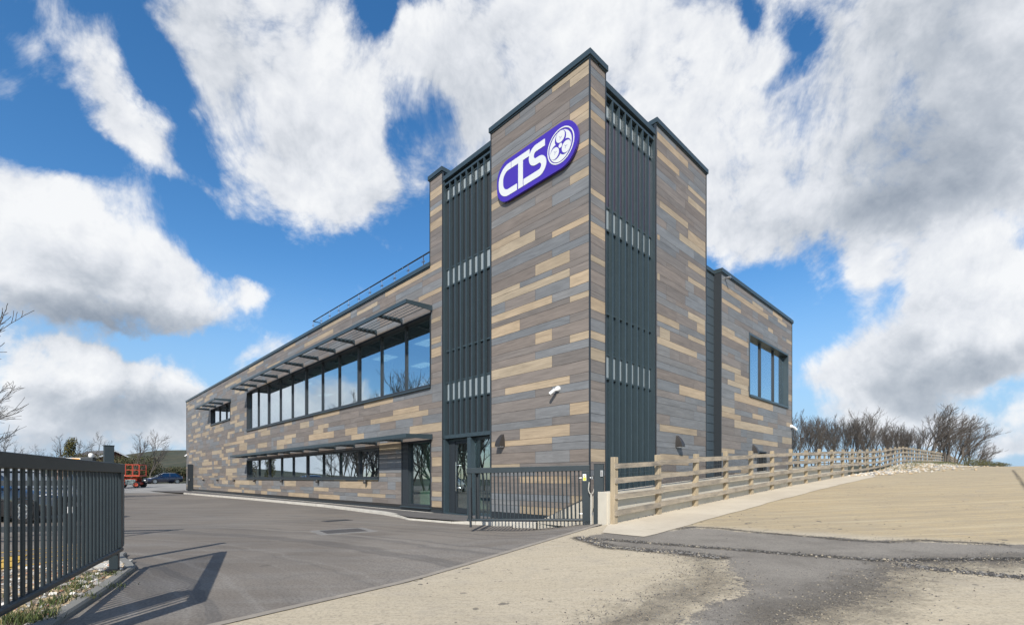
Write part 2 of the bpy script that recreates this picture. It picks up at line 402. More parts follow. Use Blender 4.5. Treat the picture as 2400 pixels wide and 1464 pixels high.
cop(-.055,6.40,.30,45.3,8.24); cop(.301,45.0,14.98,45.3,8.24); cop(14.68,-.055,14.98,44.99,8.24); cop(7.26,-.055,14.679,.30,8.25); cop(6.16,.2,7.258,.5,8.22)
m.build('wing_coping', STEEL, B)
m = MB(); m.box((.3,6.5,7.6),(14.6,44.9,7.95)); m.box((6.2,.3,7.6),(14.6,6.49,7.95)); m.build('flat_roof', ROOFM, B)
m = MB(); m.box((.31,.31,10.4),(5.88,6.18,10.6)); m.build('tower_roof', ROOFM, B)
# floors, ceilings and inner walls seen through the glass
m = MB(); m.box((.05,3.0,-.1),(14.6,44.9,.09)); m.box((.32,6.45,3.35),(14.6,44.9,3.75)); m.box((.6,.3,-.1),(14.6,2.99,.09)); m.box((6.2,.32,3.35),(14.6,6.4,3.75)); m.build('floor_slab', INTF, B)
m = MB(); m.box((.30,6.46,6.70),(14.6,44.9,6.78)); m.box((6.2,.45,6.70),(14.6,6.45,6.78)); m.box((.3,6.46,2.75),(14.6,44.9,2.83)); m.box((.3,3.0,2.75),(6,6.45,2.83)); m.build('ceiling', INTW, B)
m = MB(); m.box((5.2,6.5,3.75),(5.3,44.8,6.7)); m.box((4.0,6.5,.09),(4.1,44.8,2.75)); m.box((.4,6.30,.1),(9.0,6.40,7.6)); m.box((.5,14.6,3.75),(5.2,14.7,6.7)); m.box((.5,29,3.75),(5.2,29.1,6.7)); m.box((7.0,7,3.75),(7.1,44,6.7)); m.box((.4,44.85,.1),(14.6,44.95,7.6)); m.box((14.6,.3,.1),(14.7,44.8,7.6)); m.box((9,6.30,3.75),(14.6,6.40,6.7))

m.box((4.4,3.0,.1),(4.5,6.3,2.75)); m.box((.4,9.2,.09),(4.0,9.3,2.75)); m.build('inner_wall', INTW, B)
m = MB(); m.box((.75,6.45,.09),(.80,9.2,2.75)); m.build('inner_wall', INTG, B)
m = MB(); m.box((.31,3.46,2.84),(.6,5.72,10.4)); m.box((.64,.31,.1),(2.96,.6,10.4)); m.build('screen_backing', STEELD, B)
for y in (9.0,12.5,17,20.5,24,32.5):
    for x in (1.8,3.8):
        k = MB(); k.box((x,y,6.685),(x+.6,y+1.2,6.698)); k.build('ceiling_light', LAMPON, B)
BLIND = mat('roller_blind', (.55,.60,.57), .8)
for y0_, y1_, z_ in ((11.75,13.45,5.75),(13.57,15.23,5.75),(15.35,17.1,5.7),(17.4,19.05,5.3),(19.17,20.8,5.3),(20.95,22.7,4.9),(23.0,24.65,4.6)):
    k = MB(); k.box((.30,y0_,z_),(.306,y1_,6.62)); k.box((.292,y0_,z_-.03),(.314,y1_,z_)); k.build('roller_blind', BLIND, B)
# windows -------------------------------------------------------------
def lwin(name, W, mull, thick, dep=.14, tran=None, sill=True, gl=None):
    """window in the left facade: frame with reveal, mullions, one pane per light"""
    y0, y1, z0, z1 = W
    f = MB()
    t = .042
    f.box((-.02,y0-.012,z0-.03),(dep+.08,y0+t,z1+.02)); f.box((-.02,y1-t,z0-.03),(dep+.08,y1+.012,z1+.02))
    f.box((-.015,y0+t,z1-t),(dep+.08,y1-t,z1+.02)); f.box((-.045,y0+t,z0-.035),(dep+.08,y1-t,z0+t))
    o = f.build('window', STEELD, B)
    if sill:
        k = MB(); k.box((-.075,y0-.012,z0-.075),(.02,y1+.012,z0-.036)); k.build('sill', STEEL, o)
    xs = sorted([y0+t]+[q for q in mull]+[y1-t])
    for q in mull:
        w = .065 if q in thick else .02
        k = MB(); k.box((dep-.06,q-w,z0+t),(dep+.04,q+w,z1-t)); k.build('mullion', STEELD, o)
    for a, b in zip(xs, xs[1:]):
        k = MB(); k.box((dep+.0,a+.02,z0+t-.01),(dep+.012,b-.02,z1-t+.01)); k.build('pane', gl or GLASS, o)
    return o
um = [24.73,22.84,20.9,19.11,17.24,15.29,13.51,11.67,9.82,8.08]
lwin('window', UW, um, (22.84,17.24,11.67))
lwin('window', SW, [33.84,31.98], ())
lwin('window', GW, [LF(u,1100)[0] for u in (602.7,626.7,654.9,682,715,752.4,791.5,837)], [LF(u,1100)[0] for u in (626.7,715,837)])
o = lwin('window', (6.37,8.17,.27,2.45), [], (), dep=.10, gl=GLASSE)
k = MB(); k.box((-.01,7.75,.3),(.2,8.12,2.42)); k.build('jamb_panel', STEELD, o)
# right wing window, deep set
f = MB(); x0, x1, z0, z1 = RW; d = .17
f.box((x0-.012,-.02,z0-.03),(x0+.05,d+.1,z1+.02)); f.box((x1-.05,-.02,z0-.03),(x1+.012,d+.1,z1+.02)); f.box((x0+.05,-.018,z1-.05),(x1-.05,d+.1,z1+.02)); f.box((x0+.05,-.05,z0-.035),(x1-.05,d+.1,z0+.05))
o = f.build('window', STEEL, B)
xs = [x0+.05, RF(1780,900,d)[0], RF(1811,900,d)[0], x1-.05]
for q in xs[1:-1]:
    k = MB(); k.box((q-.03,d-.05,z0+.05),(q+.03,d+.05,z1-.05)); k.build('mullion', STEELD, o)
for a, b in zip(xs, xs[1:]):
    k = MB(); k.box((a+.02,d,z0+.04),(b-.02,d+.012,z1-.04)); k.build('pane', GLASS, o)
# side door of the right wing
f = MB(); x0, x1, z0, z1 = RD; f.box((x0,-.02,.1),(x0+.06,.2,z1)); f.box((x1-.06,-.02,.1),(x1,.2,z1)); f.box((x0+.06,-.02,z1-.06),(x1-.06,.2,z1)); o = f.build('side_door', STEELD, B)
k = MB(); k.box((x0+.06,.1,.1),(x1-.06,.15,z1-.06)); k.build('door_leaf', BLACK, o); k = MB(); k.box((x0+.16,.05,1.0),(x0+.2,.1,1.2)); k.build('handle', SSTEEL, o)
# fin screens ----------------------------------------------------------
LV = [(9.97,10.34),(7.25,7.80),(3.63,4.21)]
def screen(side):
    if side == 'L':
        t0, t1, zb = 3.445, 5.725, 2.46
        P = lambda t, dd, z: (dd, t, z)
    else:
        t0, t1, zb = .635, 2.97, .12
        P = lambda t, dd, z: (t, dd, z)
    f = MB(); fr = lambda a, b, d0, d1, c, d: f.box(P(a, d0, c), P(b, d1, d))
    fr(t0, t0+.05, .02, .30, zb, 10.58); fr(t1-.05, t1, .02, .30, zb, 10.58)
    fr(t0-.0, t1, .0, .34, 10.58, 10.72); fr(t0+.05, t1-.05, .03, .30, 10.42, 10.48)
    if side == 'L': fr(t0+.05, t1-.05, .03, .30, zb-.02, zb+.09)
    o = f.build('fin_screen', STEEL, B)
    n = 8; w = (t1-t0-.1)/n
    p = MB(); zs = [zb]+[q for a in reversed(LV) for q in a]+[10.58]
    for a, b in zip(zs[::2], zs[1::2]): p.box(P(t0+.05, .15, a), P(t1-.05, .27, b))
    p.build('back_panel', STEELD if side == 'L' else STEEL, o)
    if side == 'R':
        p = MB(); p.box(P(t0+.05, .142, 7.83), P(t1-.05, .149, 9.94)); p.build('violet_panel', PURPM, o)  # thin violet-grey sheet over the back panel, top level only
    for i in range(1, n):
        q = t0+.05+w*i
        k = MB(); k.box(P(q-.02, .025, zb+.0), P(q+.02, .128, 10.41)); k.build('fin', STEEL, o)
    for a, b in LV:
        for i in range(n):
            k = MB(); q = t0+.05+w*i; k.box(P(q+.022, .135, a), P(q+w-.022, .150, b)); k.build('frosted_pane', FROST, o)
        k = MB()
        for e in (a, b): k.box(P(t0+.05, .108, e-.022), P(t1-.05, .134, e+.022))
        k.build('transom', STEEL, o)
    k = MB(); k.box(P(t0+.05, .108, 5.19), P(t1-.05, .134, 5.235)); k.build('transom', STEEL, o)
screen('L'); screen('R')
# entrance below the left screen ---------------------------------------
f = MB(); f.box((.02,3.445,.1),(.32,3.50,2.43)); f.box((.02,5.66,.1),(.32,5.725,2.43)); f.box((.05,4.40,.1),(.30,4.56,2.43)); f.box((.2,3.5,2.36),(.3,5.66,2.43)); f.box((.2,3.5,.08),(.3,4.40,.17)); f.box((.0,4.56,.06),(.4,5.66,.11))
o = f.build('entrance', STEEL, B)
k = MB(); k.box((.24,3.5,.17),(.252,4.40,2.36)); k.build('side_light', GLASSE, o)
dr = MB(); y0, y1, z0, z1 = 4.58, 5.36, .12, 2.35
dr.box((.22,y0,z0),(.28,y0+.07,z1)); dr.box((.22,y1-.07,z0),(.28,y1,z1)); dr.box((.22,y0+.07,z1-.07),(.28,y1-.07,z1)); dr.box((.22,y0+.07,z0),(.28,y1-.07,z0+.16)); dr.box((.2,5.37,.1),(.3,5.655,2.36))
do = dr.build('door', STEELD, B)
k = MB(); k.box((.244,y0+.06,z0+.15),(.256,y1-.06,z1-.06)); k.build('pane', GLASSE, do)
k = MB(); k.tube([(.15,5.24,.8),(.15,5.24,1.7)], .016, 8); k.tube([(.15,5.24,.9),(.23,5.24,.9)], .012, 6); k.tube([(.15,5.24,1.6),(.23,5.24,1.6)], .012, 6); k.build('handle', SSTEEL, do)
# sunshades ------------------------------------------------------------
def sunshade(y0, y1, zw, nb, drop=.05):
    f = MB(); pr = 1.0
    f.box((-pr,y0,zw-drop-.09),(-pr+.04,y1,zw-drop+.03))
    o = f.build('sunshade', STEEL, B)
    for i in range(nb+1):
        y = y0+.0+(y1-y0-.03)*i/nb
        k = MB(); e = .012
        k.add([(-pr+.041,y,zw-drop-.085),(-pr+.041,y+.03,zw-drop-.085),(-.02,y+.03,zw-.15),(-.02,y,zw-.15),(-pr+.041,y,zw-drop+.025),(-pr+.041,y+.03,zw-drop+.025),(-.02,y+.03,zw+.02),(-.02,y,zw+.02)],
              [(3,2,1,0),(4,5,6,7),(0,1,5,4),(1,2,6,5),(2,3,7,6),(3,0,4,7)])
        for b in range(3): k.box((-.30+b*.09,y-.006,zw-.06),(-.28+b*.09,y+.036,zw-.04))
        k.build('bracket', STEEL, o)
    for b in range(5):
        x = -.86+b*.165; k = MB(); w = .055; h = .022
        for i in range(nb):
            a, c = y0+.03+(y1-y0-.03)*i/nb, y0+(y1-y0-.03)*(i+1)/nb
            M = Matrix.Translation((x, 0, zw-drop*(-x)-.03)) @ Matrix.Rotation(math.radians(-38), 4, 'Y')
            k.box((-w,a,-.006),(w,c,.006), M=M)
        k.build('blade', STEEL, o)
    return o
sunshade(6.28, 26.4, 6.78, 11); sunshade(6.27, 26.4, 2.61, 11); sunshade(30.3, 36.4, 6.60, 3)
# open fire door at the far end, drain spout on the right wing
k = MB(); a = LF(451,1150); k.box((-.42,42.3,.1),(.0,42.36,2.4)); o = k.build('open_door', STEELD, B); k = MB(); k.box((-.36,42.26,1.0),(-.26,42.30,1.15)); k.build('handle', SSTEEL, o)
q = RF(1699,652); k = MB(); k.tube([(q[0],0,q[1]),(q[0],-.2,q[1]-.02)], .04, 10); k.build('overflow_spout', GALV, B)
# roof balustrade
bal = [LF(u, 800, .4)[0] for u in (734,753,772.7,794,817,841,866.7,894.7,924.7,956.7,992)]
o = MB().tube([(.4,bal[0],8.93),(.4,6.5,8.93)], .025, 8).tube([(.4,bal[0],8.93),(3.2,bal[0],8.93)], .025, 8).build('balustrade', STEELD, B)
for y in bal:
    k = MB(); k.tube([(.4,y,7.96),(.4,y,8.90)], .024, 8)
    for z in (8.35,8.72): k.box((.37,y-.07,z-.02),(.43,y+.07,z+.02))
    k.build('post', SSTEEL, o)
k = MB(); k.tube([(3.2,bal[0],7.96),(3.2,bal[0],8.90)], .024, 8); k.build('post', SSTEEL, o)
for a, b in zip(bal, bal[1:]+[6.5]):
    k = MB(); k.box((.395,b+.07,8.2),(.405,a-.07,8.82)); k.build('glass_panel', GLASSR, o)
# ================================================================== things fixed to the walls
def onB(name, lx, ly, z, rz, label, cat, group=None):
    x, y = tw(lx, ly); return empty(name, (x, y, z), ANG+rz, label, cat, group)
# bulkhead lamps (local: wall at y=0, lamp grows towards -y)
def bulkhead(par):
    b = MB(); n = 10; H = .34; prof = []
    for i in range(n+1):
        t = i/n; dpt = .20*math.sin(math.acos(max(0, 1-(1-t))) if False else (1-t)*PI/2)**.8 if t < 1 else 0.0
        prof.append((dpt, t*H))
    hw = [.105*(1-.45*(i/n)**2) for i in range(n+1)]
    vs = []; fs = []
    for (d, z), w in zip(prof, hw): vs += [(-w,0,z),(-w*.92,-d,z),(w*.92,-d,z),(w,0,z)]
    for i in range(n):
        for k in range(3): fs.append((i*4+k, i*4+k+1, (i+1)*4+k+1, (i+1)*4+k))
    fs.append((3,2,1,0)); e = n*4; fs.append((e,e+1,e+2,e+3)); b.add(vs, fs)
    b.build('housing', BRONZE, par)
    k = MB(); k.box((-.085,-.17,-.018),(.085,-.02,-.001)); k.build('diffuser', WHITEP, par)
y, z = LF(1177.5,1046); bulkhead(onB('wall_lamp', 0, y, z, -PI/2, 'dark rounded wall lamp on the tower beside the glass entrance', 'wall lamp', 'dark rounded wall lamps'))
x, z = RF(1587,1047); bulkhead(onB('wall_lamp', x, 0, z, 0, 'dark rounded wall lamp on the tower right of the dark fin screen', 'wall lamp', 'dark rounded wall lamps'))
x, z = RF(1765,1062); bulkhead(onB('wall_lamp', x, 0, z, 0, 'dark rounded wall lamp beside the black side door, half behind the fence', 'wall lamp', 'dark rounded wall lamps'))
# small downlights along the long wall
ORD = ['first','second','third','fourth','fifth','sixth','seventh','eighth']
for i, u in enumerate([(1575/3.66+430),(1162/3.66+430),(853/3.66+430),(619/3.66+430),(443/3.66+430),(300/3.66+430),(180/3.66+430),(75/3.66+430)]):
    y, z = LF(u, 850+1012/3.66); z = 1.05
    p = onB('downlight', 0, y, z, -PI/2, 'small dark downlight on the long wall, %s from the entrance end' % ORD[i], 'downlight', 'small downlights along the long wall')
    k = MB(); k.rev([(.03,0),(.075,.02),(.075,.09),(.05,.14),(.01,.15)], 12, M=Matrix.Translation((0,-.085,-.07))); k.box((-.03,-.05,-.05),(.03,0,.05)); k.build('housing', BRONZE, p)
    k = MB(); k.rev([(.03,-.008),(.06,-.006),(.03,-.002)], 10, M=Matrix.Translation((0,-.085,-.07))); k.build('lens', WHITEP, p)
# bullet cameras
def cctv(par, yaw, pitch=38, s=.9):
    par.scale = (s, s, s)
    k = MB(); k.rev([(.085,0),(.085,.05),(.07,.085),(.03,.10)], 16, M=Matrix.Rotation(PI/2, 4, 'X')); k.build('base', WHITEP, par, smooth=False)
    M = Matrix.Translation((0,-.10,0)) @ Matrix.Rotation(yaw, 4, 'Z') @ Matrix.Rotation(math.radians(pitch), 4, 'X')
    b = MB(); b.rev([(.045,.04),(.055,.06),(.055,.25),(.05,.27)], 14, M=M @ Matrix.Rotation(PI/2, 4, 'X')); b.tube([(0,-.06,0),tuple(M @ Vector((0,-.08,0)))], .03, 8); b.build('camera_body', WHITEP, par)
    k = MB(); k.rev([(.046,.271),(.044,.28)], 12, M=M @ Matrix.Rotation(PI/2, 4, 'X')); k.build('lens', BLACK, par)
y, z = LF(1309,911); cctv(onB('security_camera', 0, y, z, -PI/2, 'white bullet security camera on the tower face above the barred gate', 'security camera', 'white security cameras'), math.radians(-55), s=.78)
cctv(onB('security_camera', 14.75, 0, RF(1850,998)[1], 0, 'white security camera at the right end of the building', 'security camera', 'white security cameras'), math.radians(60))
cctv(onB('security_camera', 0, 45.0, LF(438,1066)[1], -PI/2, 'white security camera at the far left corner of the long wall', 'security camera', 'white security cameras'), math.radians(60))
# white cabinet and table behind the first floor glass
p = onB('cabinet', 1.1, 7.3, 3.75, 0, 'white office cabinet behind the upper window nearest the tower', 'cabinet')
k = MB(); k.box((0,0,0),(.5,1.3,1.15)); k.build('carcass', WHITEP, p)
for i in range(3): k = MB(); k.box((-.02,.02+i*.43,.05),(-.002,.43+i*.43-.01,1.1)); k.build('door', INTW, p)
# ------------------------------------------------------------------ the sign (local: x to the right along the wall, z up, wall behind at y=0)
SP = mat('sign_purple', (.055,.026,.33), .35, coat=.2); SWH = mat('sign_white', (.60,.62,.62), .5)
ya, yb = LF(1165,400,-.09)[0], LF(1355,330,-.09)[0]
zt = (LF(1310,287,-.09)[1]+LF(1200,370,-.09)[1])/2; zb = (LF(1200,465,-.09)[1]+LF(1330,385,-.09)[1])/2
SL, SH = ya-yb, zt-zb
p = onB('company_sign', 0, ya, zb, -PI/2, 'purple rounded sign reading CTS with a white round emblem, high on the tower', 'sign')
def arc(cx, cz, r, a0, a1, n=14): return [(cx+r*math.cos(math.radians(a0+(a1-a0)*i/n)), cz+r*math.sin(math.radians(a0+(a1-a0)*i/n))) for i in range(n+1)]
def plate(mb, poly, y0, y1):                # polygon in x,z ; y0 front, y1 back
    n = len(poly); vs = [(q[0], y0, q[1]) for q in poly]+[(q[0], y1, q[1]) for q in poly]
    ar = sum(poly[i][0]*poly[(i+1)%n][1]-poly[(i+1)%n][0]*poly[i][1] for i in range(n))
    if ar < 0: vs = [(q[0], y0, q[1]) for q in reversed(poly)]+[(q[0], y1, q[1]) for q in reversed(poly)]
    mb.add(vs, [tuple(range(n)), tuple(reversed(range(n, 2*n)))]+[((i+1)%n, i, n+i, n+(i+1)%n) for i in range(n)])
rr, rl = SH/2, SH*.40
out = arc(SL-rr, rr, rr, -90, 90, 28)+arc(rl, SH-rl, rl, 90, 180, 14)+arc(rl, rl, rl, 180, 270, 14)
k = MB(); plate(k, out, -.09, -.03); k.build('sign_board', SP, p)
k = MB()
for x in (.4, SL*.5, SL-.5): k.box((x-.04,-.03,.15),(x+.04,0,SH-.15))
k.build('mounting', BLACK, p)
def stroke(path, w):                        # outline of a polyline of given width
    L_, R_ = [], []
    for i, q in enumerate(path):
        a = path[max(i-1, 0)]; b = path[min(i+1, len(path)-1)]
        dx, dz = b[0]-a[0], b[1]-a[1]; l = math.hypot(dx, dz); nx, nz = -dz/l, dx/l
        L_.append((q[0]+nx*w/2, q[1]+nz*w/2)); R_.append((q[0]-nx*w/2, q[1]-nz*w/2))
    return L_+R_[::-1]
def strip_mesh(mb, path, w, y0, y1):
    for i in range(len(path)-1): pass
    st = stroke(path, w); n = len(path)
    for i in range(n-1):
        plate(mb, [st[i], st[i+1], st[2*n-2-i], st[2*n-1-i]], y0, y1)
def X(u): return ya-LF(u, 400, -.095)[0]
yF, yB = -.097, -.0905
b0, b1 = .12*SH, .885*SH                     # letters' bottom and top
wS = .155*SH
hb, ht = b0+wS/2, b1-wS/2
xc0, xc1 = X(1169)+wS/2, X(1211.5); xt = X(1214.5)
k = MB(); r = .27*SH
strip_mesh(k, [(X(1197.5), ht)]+arc(xc0+r, ht-r, r, 90, 180, 10)+arc(xc0+r, hb+r, r, 180, 270, 10)+[(xc1, hb)], wS, yF, yB)
k.build('letter_c', SWH, p)
k = MB(); g = .012
strip_mesh(k, [(X(1198.6), ht), (X(1241), ht)], wS, yF, yB); plate(k, [(xt-.0,b0),(xt+wS,b0),(xt+wS,b1-wS-.0001),(xt,b1-wS-.0001)], yF, yB)
k.build('letter_t', SWH, p)
k = MB(); rs = (ht-hb)/4; xs0 = X(1239)+wS/2; xs1 = X(1281)-wS/2; mid = (ht+hb)/2
strip_mesh(k, [(X(1277), ht)]+arc(xs0+rs*1.05, ht-rs, rs, 90, 180, 10)+arc(xs0+rs*1.05, ht-rs, rs, 180, 270, 10)[1:]+[(xs1-rs*1.05, mid)]+arc(xs1-rs*1.05, hb+rs, rs, 90, 0, 10)[1:]+arc(xs1-rs*1.05, hb+rs, rs, 0, -90, 10)[1:]+[(xt+wS+g*2, hb)], wS, yF-.001, yB)
k.build('letter_s', SWH, p)
cx, cz = (X(1283)+X(1346))/2, SH*.5; R = (X(1346)-X(1283))/2
def ring(mb, r0, r1, y0, y1, n=48, ox=0, oz=0):
    for i in range(n):
        a, b = 2*PI*i/n, 2*PI*(i+1)/n
        plate(mb, [(cx+r1*math.cos(a), cz+r1*math.sin(a)), (cx+r1*math.cos(b), cz+r1*math.sin(b)), (cx+ox+r0*math.cos(b), cz+oz+r0*math.sin(b)), (cx+ox+r0*math.cos(a), cz+oz+r0*math.sin(a))], y0, y1)
k = MB(); ring(k, R*.93, R, yF, yB); ea = [(cx-.02*R+R*.83*math.cos(2*PI*i/48), cz-.02*R+R*.86*math.sin(2*PI*i/48)) for i in range(48)]; plate(k, ea, yF, yB); k.build('emblem', SWH, p)
def disc(x, z, r, n=32): return [(x+r*math.cos(2*PI*i/n), z+r*math.sin(2*PI*i/n)) for i in range(n)]
kp, kw = MB(), MB(); tri = []
for a in (90, 210, 330):
    d = (math.cos(math.radians(a)), math.sin(math.radians(a)))
    plate(kp, disc(cx+d[0]*R*.40, cz+d[1]*R*.42, R*.42), yF-.002-a*1e-6, yF)
    plate(kw, disc(cx+d[0]*R*.50, cz+d[1]*R*.51, R*.33), yF-.004-a*1e-6, yF-.0022)
plate(kp, [(cx+R*.26*math.cos(math.radians(a)), cz+R*.26*math.sin(math.radians(a))) for a in range(0, 360, 20)], yF-.0032, yF); plate(kw, disc(cx, cz, R*.13), yF-.0044, yF-.0033)
kp.build('emblem_crescent', SP, p); kw.build('emblem_disc', SWH, p)
k = MB()
for a in (90, 210, 330):
    x, z = cx+math.cos(math.radians(a))*R*.45, cz+math.sin(math.radians(a))*R*.45
    for b in (90, 210, 330):
        strip_mesh(k, [(x, z), (x+R*.12*math.cos(math.radians(b+40)), z+R*.12*math.sin(math.radians(b+40)))], R*.02, yF-.0055, yF-.0048)
k.build('emblem_mark', SP, p)
# ================================================================== ground
def gz(x, y):
    xl, yl = tl(x, y)
    w = np.maximum(sst(-.9, -1.9, yl)*sst(-1.0, 0.4, qd(x, y)), sst(15.2, 18.5, xl))
    t = Tyard(xl, yl)*w
    ridge = sst(62, 190, y)*7.6*sst(10, -40, x)*sst(-270, -205, x)
    hill = 2.9*np.exp(-((x+139)/19)**2-((y-205)/40)**2)+1.0*np.exp(-((x+170)/15)**2-((y-205)/40)**2)
    far = .021*np.clip(y-40, 0, 40)*sst(0, -8, x)
    return t+ridge+hill+far
def gzf(x, y): return float(gz(np.float64(x), np.float64(y)))
def grid(name, xs, ys, fz, mats, local=False, keep=None, cut=None, attrs=None, kind='structure'):
    X, Y = np.meshgrid(np.array(xs, float), np.array(ys, float))
    if local: WX, WY = CO[0]+X*DR[0]+Y*DL[0], CO[1]+X*DR[1]+Y*DL[1]
    else: WX, WY = X, Y
    Z = fz(WX, WY)
    nx, ny = len(xs), len(ys)
    V = np.stack([WX.ravel(), WY.ravel(), np.asarray(Z).ravel()], 1)
    I = np.arange((ny-1)*(nx-1)); r, c = I//(nx-1), I%(nx-1); a = r*nx+c
    Q = np.stack([a, a+1, a+nx+1, a+nx], 1)
    if keep is not None:
        cen = V[Q].mean(1); Q = Q[keep(cen[:, 0], cen[:, 1])]
    me = bpy.data.meshes.new(name); me.vertices.add(len(V)); me.vertices.foreach_set('co', V.ravel())
    me.loops.add(Q.size); me.loops.foreach_set('vertex_index', Q.ravel()); me.polygons.add(len(Q))
    me.polygons.foreach_set('loop_start', np.arange(len(Q))*4); me.polygons.foreach_set('loop_total', np.full(len(Q), 4))
    me.polygons.foreach_set('use_smooth', np.ones(len(Q), bool))
    me.update(calc_edges=True); me.validate()
    for k, fn in (attrs or {}).items():
        at_ = me.attributes.new(k, 'FLOAT', 'POINT'); at_.data.foreach_set('value', np.asarray(fn(WX.ravel(), WY.ravel()), np.float32))
    if cut:
        bm = bmesh.new(); bm.from_mesh(me)
        for co, no in cut: bmesh.ops.bisect_plane(bm, geom=bm.verts[:]+bm.edges[:]+bm.faces[:], plane_co=co, plane_no=no, clear_outer=True)
        bmesh.ops.delete(bm, geom=[v for v in bm.verts if not v.link_faces], context='VERTS')
        bm.to_mesh(me); bm.free()
    me.materials.append(mats); o = bpy.data.objects.new(name, me); COL.objects.link(o); tag(o, kind=kind); return o
def pos(N): return N.n('ShaderNodeNewGeometry').outputs['Position']
# grass land
GRASS, N, P = newmat('rough_grass'); v = pos(N)
a = N.noise(v, .07, 6, .6); b = N.noise(v, .55, 8, .7)
c = N.mix(N.rng(a, .38, .62), (.034,.040,.016), (.070,.060,.030)); c = N.mix(N.rng(b, .35, .7), c, (.022,.027,.012))
N.t.links.new(c, P.inputs['Base Color']); P.inputs['Roughness'].default_value = .95
xs = list(np.arange(-420, -60, 8))+list(np.arange(-60, 90, 1.5))+list(np.arange(90, 460, 10)); ys = list(np.arange(-60, -12, 4))+list(np.arange(-12, 90, 1.5))+list(np.arange(90, 520, 7))
def gback(x, y): return gz(x, y)-.13
grid('ground', xs, ys, gback, GRASS)
# tarmac road
ROAD, N, P = newmat('tarmac'); v = pos(N)
big = N.noise(v, .22, 4, .55, .8); mid = N.noise(N.mapping(v, rot=(0,0,.5), sc=(.55,2.6,1)), .9, 5, .6, .5); fine = N.noise(v, 38, 4, .7); sp = N.noise(v, 150, 2, .6)
d = N.n('ShaderNodeVectorMath', operation='DOT_PRODUCT', i_0=v, i_1=(NB[0],NB[1],0)).outputs['Value']; dd = N.m('SUBTRACT', d, P0[0]*NB[0]+P0[1]*NB[1])
dust = N.m('MULTIPLY', N.rng(dd, -7.5, -.2, 0, 1), N.rng(N.m('ADD', N.m('MULTIPLY', big, .6), N.m('MULTIPLY', mid, .5)), .4, .72, .25, 1))
c = N.mix(N.rng(big, .35, .65), (.158,.136,.113), (.218,.189,.156)); c = N.mix(N.m('MULTIPLY', N.rng(mid, .42, .68), .55), c, (.215,.203,.185)); c = N.mix(N.m('MULTIPLY', dust, .62), c, (.27,.245,.212))
r = N.m('LENGTH', 0) if False else None
tx = N.n('ShaderNodeVectorMath', operation='DISTANCE', i_0=v, i_1=(-10.5,-1.5,0)).outputs['Value']      # turning tyre marks
tw1 = N.m('ADD', N.m('MULTIPLY', N.noise(v, .5, 3), .8), tx); band = N.n('ShaderNodeTexNoise', noise_dimensions='1D', i_Scale=2.6, i_Detail=5, i_Roughness=.7, i_W=tw1).outputs['Fac']
c = N.mix(N.m('MULTIPLY', N.rng(band, .52, .70), .34), c, (.30,.28,.25)); c = N.mix(N.m('MULTIPLY', N.rng(band, .47, .32), .5), c, (.095,.092,.09))
c = N.mix(N.rng(fine, .42, .66, 0, .55), c, (.07,.063,.055)); c = N.mix(N.rng(N.noise(v, 2.2, 8, .72, .8), .55, .72, 0, .4), c, (.10,.09,.078)); c = N.mix(N.rng(N.noise(v, 3.1, 8, .75), .60, .72, 0, .35), c, (.27,.24,.20)); c = N.mix(N.rng(sp, .66, .74, 0, .6), c, (.34,.32,.28)); c = N.mix(N.rng(N.noise(v, 1.3, 3, .5, .3), .69, .73, 0, .45), c, (.075,.068,.06))
N.t.links.new(c, P.inputs['Base Color']); P.inputs['Roughness'].default_value = .88; P.inputs['Specular IOR Level'].default_value = .3
bp = N.n('ShaderNodeBump', i_Strength=.5, i_Distance=.006, i_Height=N.noise(v, 90, 4, .7)); N.t.links.new(bp.outputs[0], P.inputs['Normal'])
def kr(x, y):
    xl, yl = tl(x, y); return ~((yl > -.98) & (xl > -.6))
grid('road', np.arange(-60, 16, .5), np.arange(-16, 40.2, .5), lambda x, y: Rroad(x, y), ROAD, keep=kr)
FARC, N, P = newmat('pale_far_paving'); v = pos(N); b = N.noise(v, .5, 5, .6)
N.t.links.new(N.mix(N.rng(b, .35, .65), (.30,.285,.255), (.21,.20,.185)), P.inputs['Base Color']); P.inputs['Roughness'].default_value = .9
grid('far_yard', np.arange(-75, -12, 2), np.arange(38.2, 64, 1.5), lambda x, y: Rroad(x, y)+.006, FARC)
# concrete yard with worn tarmac repair
def poly_px(z, yard=True): return np.array([gy(1100+x/1.846, 1180+y/1.846) for x, y in z])
asph = poly_px([(470,150),(600,126),(800,128),(905,112),(950,100),(1150,120),(1500,142),(1750,158),(1950,165),(2400,180),(2700,190),(2700,275),(2400,262),(2100,264),(1880,272),(1835,330),(1820,370),(1700,425),(1500,470),(1380,524),(1250,600),(850,600),(910,524),(1010,450),(1160,392),(1170,340),(1100,282),(1080,236),(900,212),(800,206),(600,188),(500,166)])
gravl = poly_px([(820,205),(1080,236),(1120,290),(1190,340),(1170,400),(1010,455),(900,540),(860,600),(420,600),(520,500),(700,430),(820,370),(940,300),(930,240)])
gravr = poly_px([(1880,262),(2400,235),(2450,268),(2000,275),(1850,330),(1850,380),(1720,440),(1560,500),(1420,570),(1180,600),(1250,535),(1440,455),(1500,415),(1640,380),(1700,330)])
cr1 = poly_px([(478,146),(600,158),(800,175),(1100,197),(1400,220),(1750,248),(1900,246),(2420,240)])
cr2 = poly_px([(905,112),(960,102),(1080,108),(1250,126),(1530,150),(1640,160),(1800,170),(1950,160),(2150,170),(2300,178)])
cr3 = poly_px([(1870,268),(2000,285),(2200,305),(2420,326)])
cr4 = poly_px([(478,150),(600,188),(800,208),(900,214),(1080,236)])
JT = np.array([gy(2374,1101), gy(2400,1138), gy(2440,1180)])
_d = cr2[7]-cr2[1]; _d = _d/np.hypot(*_d); SLN = (-_d[1], _d[0])
